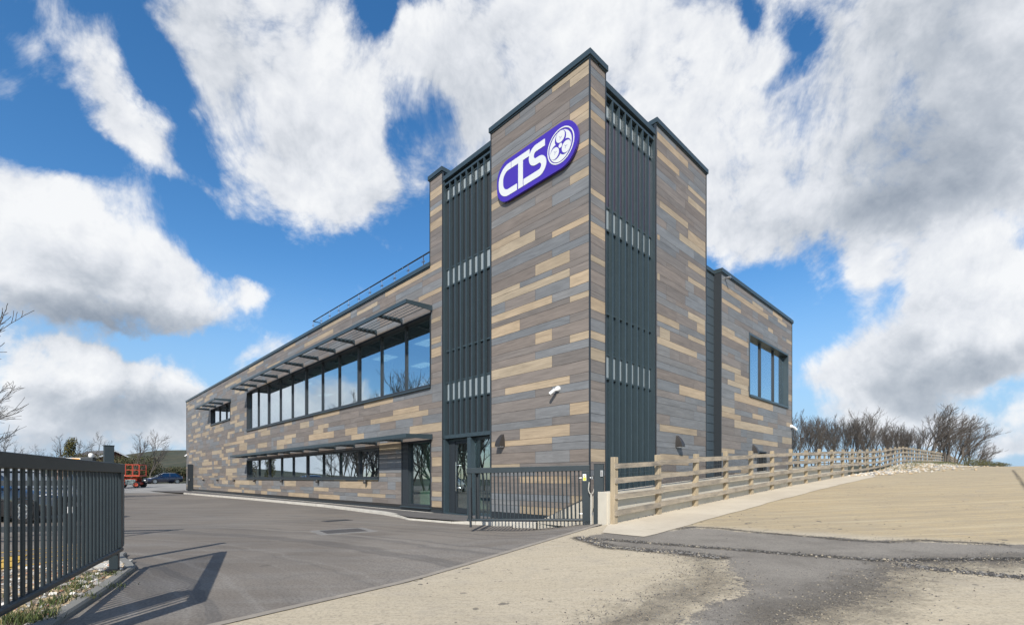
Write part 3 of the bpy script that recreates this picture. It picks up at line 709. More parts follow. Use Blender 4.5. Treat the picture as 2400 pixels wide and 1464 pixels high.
def sdf(P_, poly):                          # + inside
    p = P_; n = len(poly); d = np.full(len(p), 1e9); ins = np.zeros(len(p), bool)
    for i in range(n):
        a, b = poly[i], poly[(i+1)%n]; ab = b-a; t = np.clip(((p-a)@ab)/(ab@ab+1e-12), 0, 1)
        d = np.minimum(d, np.hypot(*(p-a-t[:, None]*ab).T))
        c = ((a[1] > p[:, 1]) != (b[1] > p[:, 1])); xx = a[0]+(p[:, 1]-a[1])*(b[0]-a[0])/np.where(abs(b[1]-a[1]) < 1e-9, 1e-9, b[1]-a[1])
        ins ^= c & (p[:, 0] < xx)
    return np.where(ins, d, -d)
def dline(P_, L_):
    d = np.full(len(P_), 1e9)
    for a, b in zip(L_, L_[1:]):
        ab = b-a; t = np.clip(((P_-a)@ab)/(ab@ab+1e-12), 0, 1); d = np.minimum(d, np.hypot(*(P_-a-t[:, None]*ab).T))
    return d
st = lambda x, y: np.stack([x, y], 1)
YARD, N, P = newmat('yard_concrete'); v = pos(N)
A_ = lambda k: N.n('ShaderNodeAttribute', attribute_name=k).outputs['Fac']
big = N.noise(v, .35, 5, .6, .6); fine = N.noise(v, 45, 4, .7); med = N.noise(v, 2.3, 6, .65)
tine = N.noise(N.mapping(v, rot=(0,0,.10), sc=(1.3,26,1)), 1.0, 5, .72, .0); tine2 = N.noise(N.mapping(v, rot=(0,0,.12), sc=(1.5,70,1)), 1, 3, .7)
sl_ = A_('slab'); c = N.mix(N.rng(big, .3, .7), (.52,.445,.32), (.48,.415,.31)); c = N.mix(sl_, c, N.mix(N.rng(big, .3, .7), (.52,.40,.225), (.47,.37,.22))); c = N.mix(N.m('MULTIPLY', N.rng(tine, .40, .66, 0, 1), N.m('ADD', .3, N.m('MULTIPLY', sl_, .5))), c, (.33,.265,.17)); c = N.mix(N.rng(tine2, .5, .75, 0, .35), c, (.55,.47,.34))
c = N.mix(N.rng(med, .5, .72, 0, .45), c, (.36,.315,.25)); c = N.mix(N.rng(fine, .48, .66, 0, .6), c, (.27,.235,.18)); c = N.mix(N.rng(N.noise(v, 24, 5, .75), .50, .66, 0, .6), c, (.28,.24,.18)); c = N.mix(N.rng(N.noise(v, 62, 3, .7), .60, .7, 0, .4), c, (.60,.53,.42)); c = N.mix(N.rng(N.noise(v, 110, 2, .6), .64, .72, 0, .5), c, (.16,.14,.115)); c = N.mix(N.rng(N.noise(v, 1.1, 7, .7, 1.0), .56, .74, 0, .5), c, (.30,.27,.225))
tb = N.noise(N.mapping(v, rot=(0,0,.08), sc=(.16,2.6,1)), 1.0, 6, .68, .4); c = N.mix(N.m('MULTIPLY', N.rng(tb, .42, .62, 0, 1), N.m('ADD', .12, N.m('MULTIPLY', sl_, .55))), c, (.335,.275,.185)); c = N.mix(N.m('MULTIPLY', N.rng(N.noise(N.mapping(v, rot=(0,0,.08), sc=(.3,6,1)), 1.0, 6, .7, .3), .5, .68, 0, 1), N.m('MULTIPLY', sl_, .5)), c, (.56,.47,.31))
pit = N.noise(N.mapping(v, sc=(1,1,1)), 7, 3, .5); c = N.mix(N.m('MULTIPLY', N.rng(pit, .66, .70), N.rng(big, .4, .6)), c, (.11,.10,.085))
ed = N.m('ADD', N.m('MULTIPLY', N.m('SUBTRACT', N.noise(v, 3.2, 8, .72), .5), .75), N.m('MULTIPLY', N.m('SUBTRACT', N.noise(v, 19, 6, .75), .5), .6))
asm = N.rng(N.m('ADD', A_('asph'), ed), -.02, .06)
agg = N.noise(v, 120, 3, .75)
ac = N.mix(N.rng(N.noise(v, .9, 6, .62, .5), .34, .66), (.215,.192,.160), (.31,.28,.235)); ac = N.mix(N.rng(agg, .42, .62, 0, .7), ac, (.11,.10,.088)); ac = N.mix(N.rng(N.noise(v, 48, 4, .75), .5, .64, 0, .5), ac, (.14,.125,.105)); ac = N.mix(N.rng(N.noise(v, 95, 2, .5), .66, .72, 0, .8), ac, (.42,.40,.35))
ac = N.mix(N.rng(N.noise(v, 26, 3, .6), .62, .70, 0, .55), ac, (.07,.068,.065))
c = N.mix(asm, c, ac)
grain = N.noise(v, 60, 4, .8)
gm = N.rng(N.m('ADD', N.m('ADD', A_('grav'), N.m('MULTIPLY', ed, 1.5)), N.m('MULTIPLY', N.m('SUBTRACT', grain, .5), .7)), -.35, .35)
gc = N.mix(N.rng(grain, .4, .62), (.075,.066,.055), (.27,.228,.17)); gc = N.mix(N.rng(N.noise(v, 75, 2, .5), .62, .68), gc, (.48,.42,.32))
c = N.mix(N.m('MULTIPLY', gm, .82), c, gc)
lm = N.rng(N.m('SUBTRACT', A_('crack'), N.m('ADD', N.m('MULTIPLY', ed, .26), N.m('MULTIPLY', N.m('SUBTRACT', grain, .5), .22))), .13, .02)
lc = N.mix(N.rng(grain, .45, .6), (.022,.020,.018), (.13,.115,.095))
c = N.mix(N.m('MULTIPLY', lm, .85), c, lc)
N.t.links.new(c, P.inputs['Base Color']); P.inputs['Roughness'].default_value = .92; P.inputs['Specular IOR Level'].default_value = .25
h = N.m('ADD', N.m('MULTIPLY', grain, N.m('ADD', .25, N.m('MULTIPLY', N.m('ADD', gm, lm), 1.6))), N.m('MULTIPLY', tine2, .3))
bp = N.n('ShaderNodeBump', i_Strength=.7, i_Distance=.02, i_Height=h); N.t.links.new(bp.outputs[0], P.inputs['Normal'])
xs = list(np.arange(-13, -9, .4))+list(np.arange(-9, 6, .06))+list(np.arange(6, 30, .25))+list(np.arange(30, 112, 1.2))
ys = list(np.arange(-62, -12, 1.5))+list(np.arange(-12, -9, .3))+list(np.arange(-9, -1.2, .06))+[-1.15]
def fyard(x, y):
    xl, yl = tl(x, y); return Tyard(xl, yl)+.008
grid('concrete_yard', xs, ys, fyard, YARD, local=True, cut=[((P0[0], P0[1], 0), (-NB[0], -NB[1], 0))],
     attrs=dict(slab=lambda x, y: sst(-.1, .5, (x-cr2[1][0])*SLN[0]+(y-cr2[1][1])*SLN[1]), asph=lambda x, y: np.clip(sdf(st(x, y), asph), -2, 2), grav=lambda x, y: np.clip(np.maximum(sdf(st(x, y), gravl)-.15, sdf(st(x, y), gravr)+.12), -2, 1)*.9-.1,
                crack=lambda x, y: np.minimum.reduce([dline(st(x, y), cr1), dline(st(x, y), cr2)+.02, dline(st(x, y), cr3)+.03, dline(st(x, y), cr4)-.05, dline(st(x, y), JT)+.05])))
# edging strip between tarmac and yard
EDG = mat('edging', (.27,.238,.195), .9, nz=(6,.2))
mb = MB(); n = 60
for i in range(n):
    q = []
    for t, o_ in ((i, -.085), (i, .02), (i+1, .02), (i+1, -.085)):
        s = -14+t/n*21.6; x, y = P0[0]+EB[0]*s+NB[0]*o_, P0[1]+EB[1]*s+NB[1]*o_
        q.append((x, y, float(Tyard(*tl(x, y)))+.016))
    mb.add(q, [(0,1,2,3)])
tag(mb.build('edging_strip', EDG), kind='structure')
# concrete footpath beside the fence
PATH, N, P = newmat('path_concrete'); v = pos(N); a = N.noise(v, .8, 6, .62, .5); b = N.noise(v, 30, 5, .7); e = N.noise(v, 6, 5, .7)
c = N.mix(N.rng(a, .3, .7), (.56,.49,.375), (.48,.415,.315)); c = N.mix(N.rng(e, .52, .75, 0, .5), c, (.40,.34,.25)); c = N.mix(N.rng(b, .5, .75, 0, .35), c, (.30,.26,.20)); N.t.links.new(c, P.inputs['Base Color']); P.inputs['Roughness'].default_value = .9
def pj(t): return .05*math.sin(t*1.7)+.03*math.sin(t*5.1)
mb = MB(); xs = np.arange(-1.9, 21.3, .3); W0, W1 = -1.19, -2.52
for a_, b_ in zip(xs, xs[1:]):
    q = []
    for t, w in ((a_, W1), (b_, W1), (b_, W0), (a_, W0)):
        e_ = max(0, (t-18.5))*.3 if w == W1 else 0
        ww = w+(pj(t)*.4+e_ if w == W1 else 0)
        if t < -1.0 and w == W0: ww = w-(-1.0-t)*.55
        x, y = tw(t, ww); q.append((x, y, float(Tyard(t, ww))+.017))
    mb.add(q, [(0,1,2,3)])
tag(mb.build('footpath', PATH), kind='structure')
# pavement and kerb in front of the building
PAVE = mat('pavement_tarmac', (.105,.098,.092), .9, nz=(1.5,.2), bump=(90,.3))
KP = [(-24.97,36.32),(-13.85,25.85),(-7.86,19.91),(-4.31,15.81),(-3.56,14.77),(-2.99,13.78),(-1.61,12.68),(-.94,12.33),(.61,11.79)]
inner = [tw(-.55, -.96), tw(19, -.96), tw(19, .1), tw(6, .1), tw(.2, .1), tw(.2, 3.44), tw(.2, 46), tw(-3.0, 46)]
mb = MB(); pl = KP[::-1]+[(-27.5,39.5)]
poly = [(p[0], p[1]) for p in KP]+inner[:1]+[tw(19, -.96), tw(19, .3), tw(.3, .3), tw(.3, 46), tw(-2.6, 46)]
bm = bmesh.new(); vs = [bm.verts.new((p[0], p[1], .088)) for p in poly]; f = bm.faces.new(vs); bmesh.ops.triangulate(bm, faces=[f]); bmesh.ops.recalc_face_normals(bm, faces=bm.faces[:])
for f in bm.faces:
    if f.normal.z < 0: f.normal_flip()
me = bpy.data.meshes.new('pavement'); bm.to_mesh(me); bm.free(); me.materials.append(PAVE); o = bpy.data.objects.new('pavement', me); COL.objects.link(o); tag(o, kind='structure')
def ribbon(mb, pts, w, z0, ztop, side=1, cham=.0):     # kerb stones along a polyline, offset to one side
    n = len(pts); off = []
    for i in range(n):
        a, b = Vector(pts[max(i-1, 0)]), Vector(pts[min(i+1, n-1)]); d = (b-a).normalized(); off.append(Vector((-d.y, d.x))*w*side)
    for i in range(n-1):
        p, q = Vector(pts[i]), Vector(pts[i+1]); zt = ztop if not hasattr(ztop, '__len__') else None
        za, zb_ = (ztop[i], ztop[i+1]) if zt is None else (zt, zt)
        L_ = (q-p).length; k = max(1, int(L_/.915))
        for j in range(k):
            a, b = p.lerp(q, j/k), p.lerp(q, (j+1)/k); g = (q-p).normalized()*.004
            oa, ob = off[i].lerp(off[i+1], j/k), off[i].lerp(off[i+1], (j+1)/k)
            a2, b2 = a+g, b-g; zz0, zz1 = za+(zb_-za)*j/k, za+(zb_-za)*(j+1)/k
            P_ = [a2, b2, b2+ob, a2+oa]
            if side < 0: P_ = [b2, a2, a2+oa, b2+ob]; zz0, zz1 = zz1, zz0
            mb.prism([(r_.x, r_.y) for r_ in P_], z0, 0, top=[zz0, zz1, zz1, zz0])
mb = MB(); ribbon(mb, KP, .16, -.05, [.10,.10,.10,.10,.085,.045,.05,.10,.115], 1)
tag(mb.build('kerb', KERBM, bevel=.012), 'pale concrete kerb along the pavement of the building', 'kerb', kind='structure')
mb = MB(); ribbon(mb, [(p[0], p[1]) for p in [tw(-.02, 45), tw(-.02, 6.2)]], .1, .05, .094, -1); tag(mb.build('gravel_strip', KERBM), kind='structure')
# manhole cover and gully
def gq(u, v): k = EYE/((v-HV)/F); return ((u-1200)/F*k, k)
p = gq(805, 1244); M = empty('manhole_cover', (p[0], p[1], .0), .62, 'rectangular iron manhole cover with a pale concrete surround in the tarmac', 'manhole cover')
MANI = mat('manhole_iron', (.075,.07,.066), .7, nz=(20,.25), bump=(40,.3))
k = MB(); k.box((-.62,-.52,-.02),(.62,.52,.006)); k.build('surround', mat('surround_concrete', (.20,.19,.175), .9, nz=(5,.2)), M)
k = MB(); k.box((-.44,-.34,-.01),(.44,.34,.011)); k.build('cover', MANI, M)
p = gq(790, 1219.5); M = empty('drain_grate', (p[0], p[1], 0), .75, 'small dark drain grate near the pale kerb', 'drain grate')
k = MB(); k.box((-.38,-.2,-.01),(.38,.2,.007)); k.build('frame', MANI, M); k = MB()
for i in range(9): k.box((-.32+i*.075,-.16,.002),(-.29+i*.075,.16,.012))
k.build('grate', STEELD, M)
# retaining wall
Wt = empty('retaining_wall', (CO[0], CO[1], 0), ANG, 'low pale concrete retaining wall behind the timber fence', 'retaining wall')
mb = MB(); Zt = lambda x: float(np.interp(x, TX, TZ))+.645
xs = [-1.02]+list(np.arange(0, 19.6, 1.22))
for a_, b_ in zip(xs, xs[1:]):
    mb.prism([(a_+.002,-1.20),(b_-.002,-1.20),(b_-.002,-.965),(a_+.002,-.965)], -.2, 0, top=[Zt(a_),Zt(b_),Zt(b_),Zt(a_)])
mb.build('wall_run', CONC, Wt, bevel=.008)
mb = MB(); a, b = tl(.63, 11.76), tl(1.86, 10.42); c_, d_ = tl(.80, 11.98), tl(2.02, 10.62)
mb.prism([a, b, d_, c_], -.2, 0, top=[.14,.86,.86,.14]); a2, c2 = tl(1.86,10.42), tl(2.02,10.62)
mb.prism([a2, (-1.05,-1.195), (-1.025,-.96), c2], -.2, 0, top=[.86,.93,.93,.86])
mb.build('wall_return', CONC, Wt, bevel=.008)
# ================================================================== timber fence
YF = -1.245
px = []
x = -.88
fpos = [-.88,.87,2.69,4.58,6.47,8.34,10.25,12.24,14.16,16.19,18.23,20.25,22.15]
while fpos[-1] < 96: fpos.append(fpos[-1]+1.9)
Fn = empty('post_and_rail_fence', (CO[0], CO[1], 0), ANG, 'long weathered timber fence with four rails running from the gate to the skyline', 'fence')
fb = lambda x: float(Tyard(x, YF))
pm = None
for i, x in enumerate(fpos):
    j = random.uniform(-.02,.02); h = 1.32+random.uniform(-.02,.03); w = .062+random.uniform(-.006,.008)
    k = MB(); k.box((-w,-.05,-.3),(w,.05,h))
    o = uv_box(k.build('post', TIMBP, Fn, bevel=.008 if i < 12 else 0)); o.location = (x+j*.3, YF, fb(x)); o.rotation_euler = (random.uniform(-.015,.015), random.uniform(-.012,.012), 0)
for i in range(0, len(fpos)-1):
    a, b = fpos[i], fpos[i+1]; a2 = a-.062 if i % 2 == 0 else a-.05
    for r, hz in enumerate((.24,.55,.86,1.17)):
        if i*4+r >= 99*4: continue
        k = MB(); L_ = b-a+.10; dz = fb(b)-fb(a); ja, jb = random.uniform(-.012,.012), random.uniform(-.012,.012)
        hh = .052+random.uniform(-.004,.006); yy = YF-.085-.002*(i % 2); n = 4
        vs = []
        for s in range(n+1):
            t = s/n; xx = a-.05+L_*t; zz = fb(a)+dz*t+hz+ja+(jb-ja)*t+.006*math.sin(t*3+r)
            for yo, zo in ((0,-hh),(.034,-hh),(.034,hh),(0,hh)): vs.append((xx, yy+yo, zz+zo))
        fs = []
        for s in range(n):
            for q in range(4): fs.append((s*4+q, s*4+(q+1)%4, (s+1)*4+(q+1)%4, (s+1)*4+q))
        fs += [(3,2,1,0), (n*4,n*4+1,n*4+2,n*4+3)]
        k.add(vs, fs); uv_box(k.build('rail', TIMB, Fn))
WIRE = mat('fence_wire', (.34,.35,.35), .4, .7)
k = MB()
for i in range(8):
    a, b = fpos[i], fpos[i+1]
    for hz in (.4,.62,.8,1.0):
        k.tube([(a,YF+.052,fb(a)+hz),(b,YF+.052,fb(b)+hz)], .0017, 3, cap=False)
    n = int((b-a)/.15)
    for s in range(1, n):
        x = a+(b-a)*s/n; z0 = fb(x); k.tube([(x+random.uniform(-.02,.02),YF+.052,z0+.12),(x+random.uniform(-.03,.03),YF+.054,z0+.62),(x+random.uniform(-.035,.035),YF+.052,z0+1.14)], .0017, 3, cap=False)
k.build('wire_mesh', WIRE, Fn)
# second fence across the field behind
F2 = empty('field_fence', (0,0,0), 0, 'distant pale timber fence across the field behind the long fence', 'fence')
pa, pb = at(1800,1100,44), at(2045,1100,52); n = 12; pt = [pa.lerp(pb, i/n) for i in range(n+1)]
for q in pt:
    z = gzf(q.x, q.y)-.1; k = MB(); k.box((-.06,-.06,-.2),(.06,.06,1.25)); uv_box(k.build('post', TIMBP, F2)).location = (q.x, q.y, z)
for a, b in zip(pt, pt[1:]):
    for hz in (.3,.7,1.1):
        k = MB(); k.tube([(a.x,a.y-.08,gzf(a.x,a.y)-.1+hz),(b.x,b.y-.08,gzf(b.x,b.y)-.1+hz)], .05, 4); uv_box(k.build('rail', TIMB, F2))
# ================================================================== gates
def leaf(root, L, H, bars, first, last, beam=.12, endw=.09):
    """gate leaf along local +x from the free end (0) to the hinge (L); z=0 at its bottom"""
    k = MB(); k.box((0,-.05,H-beam),(L,.05,H)); k.build('top_beam', STEELM, root, bevel=.006)
    k = MB(); k.tube([(-.02,0,.03),(L,0,.03)], .032, 12); k.build('bottom_rail', STEELM, root, smooth=False)
    k = MB(); k.box((.01,-.03,.062),(.01+endw,.03,H-beam-.001)); k.build('stile', STEELM, root, bevel=.004)
    k = MB(); k.box((L-.17,-.05,.0),(L,.05,H-beam-.001)); k.build('stile', STEELM, root, bevel=.004)
    for i in range(bars):
        x = first+(last-first)*i/(bars-1)
        k = MB(); k.tube([(x,0,.05),(x,0,H-beam-.001)], .0155, 8, cap=False); k.build('bar', STEELM, root, smooth=True)
# right hand gate
ea, eb = at(1097,0,10.75), at(1385,0,10.1)
L_ = math.hypot(eb.x-ea.x, eb.y-ea.y); rz = math.atan2(eb.y-ea.y, eb.x-ea.x)
G1 = empty('swing_gate', (ea.x, ea.y, .235), rz, 'dark grey barred gate in front of the tower, with a yellow warning sticker', 'gate')
G1.rotation_euler = (0, -math.atan2(.055, L_), rz)
leaf(G1, L_, 1.19, 27, .19, L_-.235)
YEL = mat('sticker_yellow', (.75,.62,.06), .5); STW = mat('sticker_white', (.8,.8,.78), .5)
k = MB(); k.box((L_-.145,-.0535,.86),(L_-.075,-.0505,1.0)); o = k.build('warning_sticker', STW, G1); k = MB(); k.box((L_-.14,-.0555,.865),(L_-.08,-.0537,.935)); k.build('panel', YEL, o)
k = MB(); plate(k, [(L_-.133,.945),(L_-.087,.945),(L_-.11,.99)], -.0555, -.0537); k.build('triangle', YEL, o); k = MB(); plate(k, [(L_-.114,.955),(L_-.106,.955),(L_-.11,.975)], -.057, -.0556); k.build('mark', BLACK, o)
for z in (.92,.16):
    k = MB(); k.tube([(L_-.25,0,z),(L_+.12,0,z)], .011, 8); k.rev([(.03,-.03),(.03,.03)], 10, M=Matrix.Translation((L_+.05,-.02,z))); k.build('hinge', GALV, G1)
k = MB(); k.box((.055,-.07,-.13),(.10,-.0325,.75)); k.build('drop_bolt', STEELD, G1)
k = MB(); k.box((.16,.06,.02),(.24,.10,1.12)); k.build('safety_edge', STEELD, G1)
gp = at(1404, 0, 9.95); GP = empty('gate_post', (gp.x, gp.y, .2), rz, 'square dark grey gate post with a small keypad beside the timber fence', 'gate post')
k = MB(); k.box((-.10,-.10,-.2),(.10,.10,1.29)); k.build('column', STEELM, GP, bevel=.008); k = MB(); k.box((-.11,-.11,1.291),(.11,.11,1.30)); k.build('cap', STEELM, GP)
k = MB(); k.box((.035,-.135,1.04),(.085,-.1015,1.16)); o = k.build('keypad', mat('keypad_grey', (.5,.51,.52), .4), GP); k = MB()
for i in range(2):
    for j in range(4): k.box((.042+i*.02,-.139,1.05+j*.026),(.056+i*.02,-.1355,1.068+j*.026))
k.build('key', BLACK, o)
k = MB(); k.box((.05,-.13,.32),(.09,-.1015,.48)); k.build('lock', BLACK, GP)
k = MB(); k.tube([(-.16+.055*math.cos(a_)-.0,-.03,.78+.055*math.sin(a_)*2-.0) for a_ in np.linspace(PI, 2*PI, 12)], .010, 8)
k.tube([(-.16,-.03,.66),(-.16,-.03,.02)], .02, 8); k.tube([(-.215,-.03,.78),(-.20,-.03,.92)], .012, 6); k.build('cable_conduit', mat('conduit', (.45,.43,.38), .5), GP)
# left hand gate
E0, E1 = Vector((-5.0, 6.1)), Vector((-3.30, 2.90)); dv = E1-E0; Lg = dv.length; rz = math.atan2(dv.y, dv.x)
G2 = empty('swing_gate', (E0.x, E0.y, .262), rz, 'dark grey barred gate in the left foreground, over the stony verge', 'gate')
leaf(G2, Lg, 1.118, 26, .19, Lg-.25, beam=.108)
k = MB(); k.box((-.055,-.02,.08),(-.012,.03,1.0)); k.build('safety_edge', RUBBER, G2)
k = MB(); k.box((-.011,-.025,.07),(-.002,.035,1.0)); k.build('end_plate', GALV, G2)
p = E0+dv.normalized()*.16
SP_ = empty('gate_stop', (p.x-.05, p.y+.02, 0), rz, 'short steel stop post with bolted base plate under the left gate', 'gate stop')
k = MB(); k.box((-.045,-.045,.066),(.045,.045,.27)); k.build('post', STEELM, SP_, bevel=.004); k = MB(); k.box((-.11,-.11,.051),(.11,.11,.065)); o = k.build('base_plate', BLACK, SP_)
for sx in (-1,1):
    for sy in (-1,1): k = MB(); k.rev([(.014,0),(.014,.02)], 6, M=Matrix.Translation((sx*.085,sy*.085,.0655))); k.build('bolt', GALV, o)
q = at(255, 1045, 6.75); PP = empty('gate_post', (q.x, q.y, 0), rz+.3, 'square dark grey post rising behind the free end of the left gate', 'gate post')
k = MB(); k.box((-.055,-.055,-.05),(.055,.055,q.z)); k.build('column', STEELM, PP, bevel=.005); k = MB(); k.box((-.06,-.06,q.z+.001),(.06,.06,q.z+.012)); k.build('cap', STEELM, PP)
h = Vector((-3.76, 3.08)); HP = empty('gate_post', (h.x, h.y, 0), rz, 'wide dark grey hinge post of the left foreground gate', 'gate post')
k = MB(); k.box((-.11,-.11,-.05),(.11,.11,1.5)); k.build('column', STEELM, HP, bevel=.006); k = MB(); k.box((-.12,-.12,1.501),(.12,.12,1.512)); k.build('cap', STEELM, HP)
# barrier with horizontal rails behind the left gate
q0, q1 = at(222,1070,9.2), at(-160,1066,8.6); dv2 = Vector((q1.x-q0.x, q1.y-q0.y)); rz2 = math.atan2(dv2.y, dv2.x)
BR = empty('barrier_gate', (q0.x, q0.y, 0), rz2, 'dark barrier of horizontal rails with an orange label, behind the left gate', 'barrier'); L2 = dv2.length
k = MB(); k.box((.0,-.06,1.50),(L2,.06,1.60)); k.build('top_box', STEELD, BR, bevel=.008)
k = MB(); k.box((.20,.0605,1.515),(.43,.063,1.585)); o = k.build('label', STW, BR); k = MB(); k.box((.21,.0632,1.522),(.34,.0650,1.578)); k.build('orange_field', mat('sticker_orange', (.8,.36,.03), .5), o)
k = MB(); k.rev([(.03,0),(.04,.02),(.04,.06),(.02,.08)], 10, M=Matrix.Translation((.06,0,1.6005))); k.build('beacon', WHITEP, BR)
for z in (1.06,.20): k = MB(); k.box((.16,-.04,z),(L2,.04,z+.10)); k.build('rail', STEELD, BR)
for x in (.12,L2-.1): k = MB(); k.box((x-.04,-.045,0),(x+.04,.045,1.499)); k.build('upright', STEELM, BR)
p = gq(166, 1272); BO = empty('bollard', (p[0], p[1], 0), 0, 'black bollard with a white reflective band behind the bars of the left gate', 'bollard')
k = MB(); k.rev([(.06,0),(.06,.72),(.045,.76),(.0,.77)], 14); k.build('shaft', BLACK, BO, smooth=False); k = MB(); k.rev([(.062,.56),(.062,.68)], 14); k.build('reflective_band', WHITEP, BO)
# verge with flints
def gh(u, v, z): k = (EYE-z)/((v-HV)/F); return ((u-1200)/F*k, k)
kc = [gh(u, v, .055) for u, v in ((10,1520),(92,1464),(200,1397),(252,1364),(291,1335),(305,1322))]
back = [gh(u, v, .02) for u, v in ((296,1303),(276,1299),(200,1309),(60,1330),(-160,1362))]
kerbp = [(-2.75,2.05)]+kc+[(back[0][0]+.03, back[0][1]-.15), (back[1][0]+.06, back[1][1]+.02)]
SOIL = mat('verge_soil', (.19,.155,.115), .95, nz=(9,.45), bump=(25,.8))
vp = [(p[0], p[1]) for p in kerbp[:-1]]+back[1:]+[(-6.2,2.0)]
bm = bmesh.new(); f = bm.faces.new([bm.verts.new((p[0], p[1], .035)) for p in vp]); bmesh.ops.triangulate(bm, faces=[f])
for f in bm.faces:
    f.normal_update()
    if f.normal.z < 0: f.normal_flip()
me = bpy.data.meshes.new('verge'); bm.to_mesh(me); bm.free(); me.materials.append(SOIL); o = bpy.data.objects.new('verge', me); COL.objects.link(o); tag(o, kind='structure')
def smooth_pts(P_, n=4):
    out = []
    for i in range(len(P_)-1):
        a, b, c, d = (Vector(P_[max(i-1,0)]), Vector(P_[i]), Vector(P_[i+1]), Vector(P_[min(i+2,len(P_)-1)]))
        for k in range(n):
            t = k/n; out.append(tuple(.5*((2*b)+(c-a)*t+(2*a-5*b+4*c-d)*t*t+(-a+3*b-3*c+d)*t*t*t)))
    return out+[tuple(P_[-1])]
mb = MB(); sp_ = smooth_pts(kerbp, 5); n = len(sp_); off = []
vs = []; fs = []
for i, p in enumerate(sp_):
    a, b = Vector(sp_[max(i-1,0)]), Vector(sp_[min(i+1,n-1)]); d = (b-a).normalized(); nn = Vector((-d.y, d.x)); pc = Vector(p)
    for o_, z in ((-.055,-.03),(-.055,.035),(-.035,.055),(.055,.058),(.055,-.03)): q = pc+nn*o_; vs.append((q.x, q.y, z))
for i in range(n-1):
    for k in range(4): fs.append((i*5+k, i*5+k+1, (i+1)*5+k+1, (i+1)*5+k)[::-1])
e = (n-1)*5; fs += [(0,1,2,3,4), (e+4,e+3,e+2,e+1,e)]; mb.add(vs, fs); tag(mb.build('verge_kerb', KERBG), kind='structure')
p = gh(262, 1312, .08); k = MB(); k.box((-.26,-.2,0),(.3,.2,.05)); o = k.build('post_footing', KERBM); o.location = (p[0]+.02, p[1]-.05, 0); o.rotation_euler = (0,0,rz); tag(o, kind='structure')
def inpoly(pl, x, y): return sdf(np.array([[x, y]]), np.array(pl))[0] > .04
def stone(mb, x, y, z, r, m=0):
    n1 = [Vector((random.gauss(0,1), random.gauss(0,1), random.gauss(0,.6))).normalized() for _ in range(0)]
    a = random.random()*6.28; ca, sa = math.cos(a), math.sin(a); ex, ey, ez = r*random.uniform(.7,1.4), r*random.uniform(.6,1), r*random.uniform(.45,.85)
    vs = []
    for p_ in ((1,0,.1),(.3,.9,-.1),(-.8,.5,.1),(-.7,-.6,0),(.4,-.9,.1),(.1,.1,1),(.5,.45,.75),(-.4,-.3,.85),(0,0,-.9)):
        j = random.uniform(.8,1.2); X_, Y_, Z_ = p_[0]*ex*j, p_[1]*ey*j, p_[2]*ez*j; vs.append((x+X_*ca-Y_*sa, y+X_*sa+Y_*ca, z+Z_))
    mb.add(vs, [(0,1,6),(1,5,6),(1,2,5),(2,7,5),(2,3,7),(3,4,7),(4,5,7),(4,0,6),(4,6,5),(1,0,8),(2,1,8),(3,2,8),(4,3,8),(0,4,8)], m)
FL = [mat('flint_white', (.62,.59,.53), .7), mat('flint_grey', (.28,.265,.24), .7), mat('flint_tan', (.42,.32,.2), .75), mat('flint_rust', (.36,.17,.10), .75)]
mb = MB(); c = 0
while c < 2600:
    x, y = random.uniform(-6.6,-2.7), random.uniform(2.0,6.9)
    if not inpoly(vp, x, y): continue
    stone(mb, x, y, .04, random.choice([.012,.016,.02,.028,.04]), random.choices(range(4), (2,4,5,1))[0]); c += 1
tag(mb.build('flint_stones', FL), 'loose white and tan flints scattered over the verge under the left gate', 'stones', kind='stuff')
GR = [mat('grass_blade', (.085,.11,.03), .8), mat('grass_blade_dark', (.045,.065,.02), .8), mat('grass_dry', (.22,.19,.08), .85)]
def blades(mb, x, y, z, n, h, r):
    for i in range(n):
        a = random.random()*6.28; px_, py_ = x+random.gauss(0,r), y+random.gauss(0,r); hh = h*random.uniform(.5,1.2); w = random.uniform(.0025,.005)
        ln = random.uniform(.2,.9)*hh; dx, dy = math.cos(a), math.sin(a)
        mb.add([(px_-dy*w,py_+dx*w,z),(px_+dy*w,py_-dx*w,z),(px_+dx*ln*.4+dy*w*.7,py_+dy*ln*.4-dx*w*.7,z+hh*.65),(px_+dx*ln*.4-dy*w*.7,py_+dy*ln*.4+dx*w*.7,z+hh*.65),(px_+dx*ln,py_+dy*ln,z+hh)], [(0,1,2,3),(3,2,4)], random.choices(range(3), (5,3,2))[0])
mb = MB()
for u, v, n, h, r in ((70,1445,170,.11,.10),(20,1450,140,.12,.10),(120,1405,220,.07,.12),(160,1375,200,.06,.13),(215,1350,160,.06,.12),(150,1398,150,.06,.08),(190,1365,130,.05,.1),(95,1440,100,.09,.06),(60,1395,60,.05,.1),(245,1338,70,.05,.07)):
    x, y = gh(u, v, .07)
    for q in range(5): blades(mb, x+random.gauss(0,r*1.3), y+random.gauss(0,r*1.3), .035, n//5, h, r*.55)
tag(mb.build('verge_grass', GR), 'green grass tufts among the flints under the left gate', 'grass', kind='stuff')
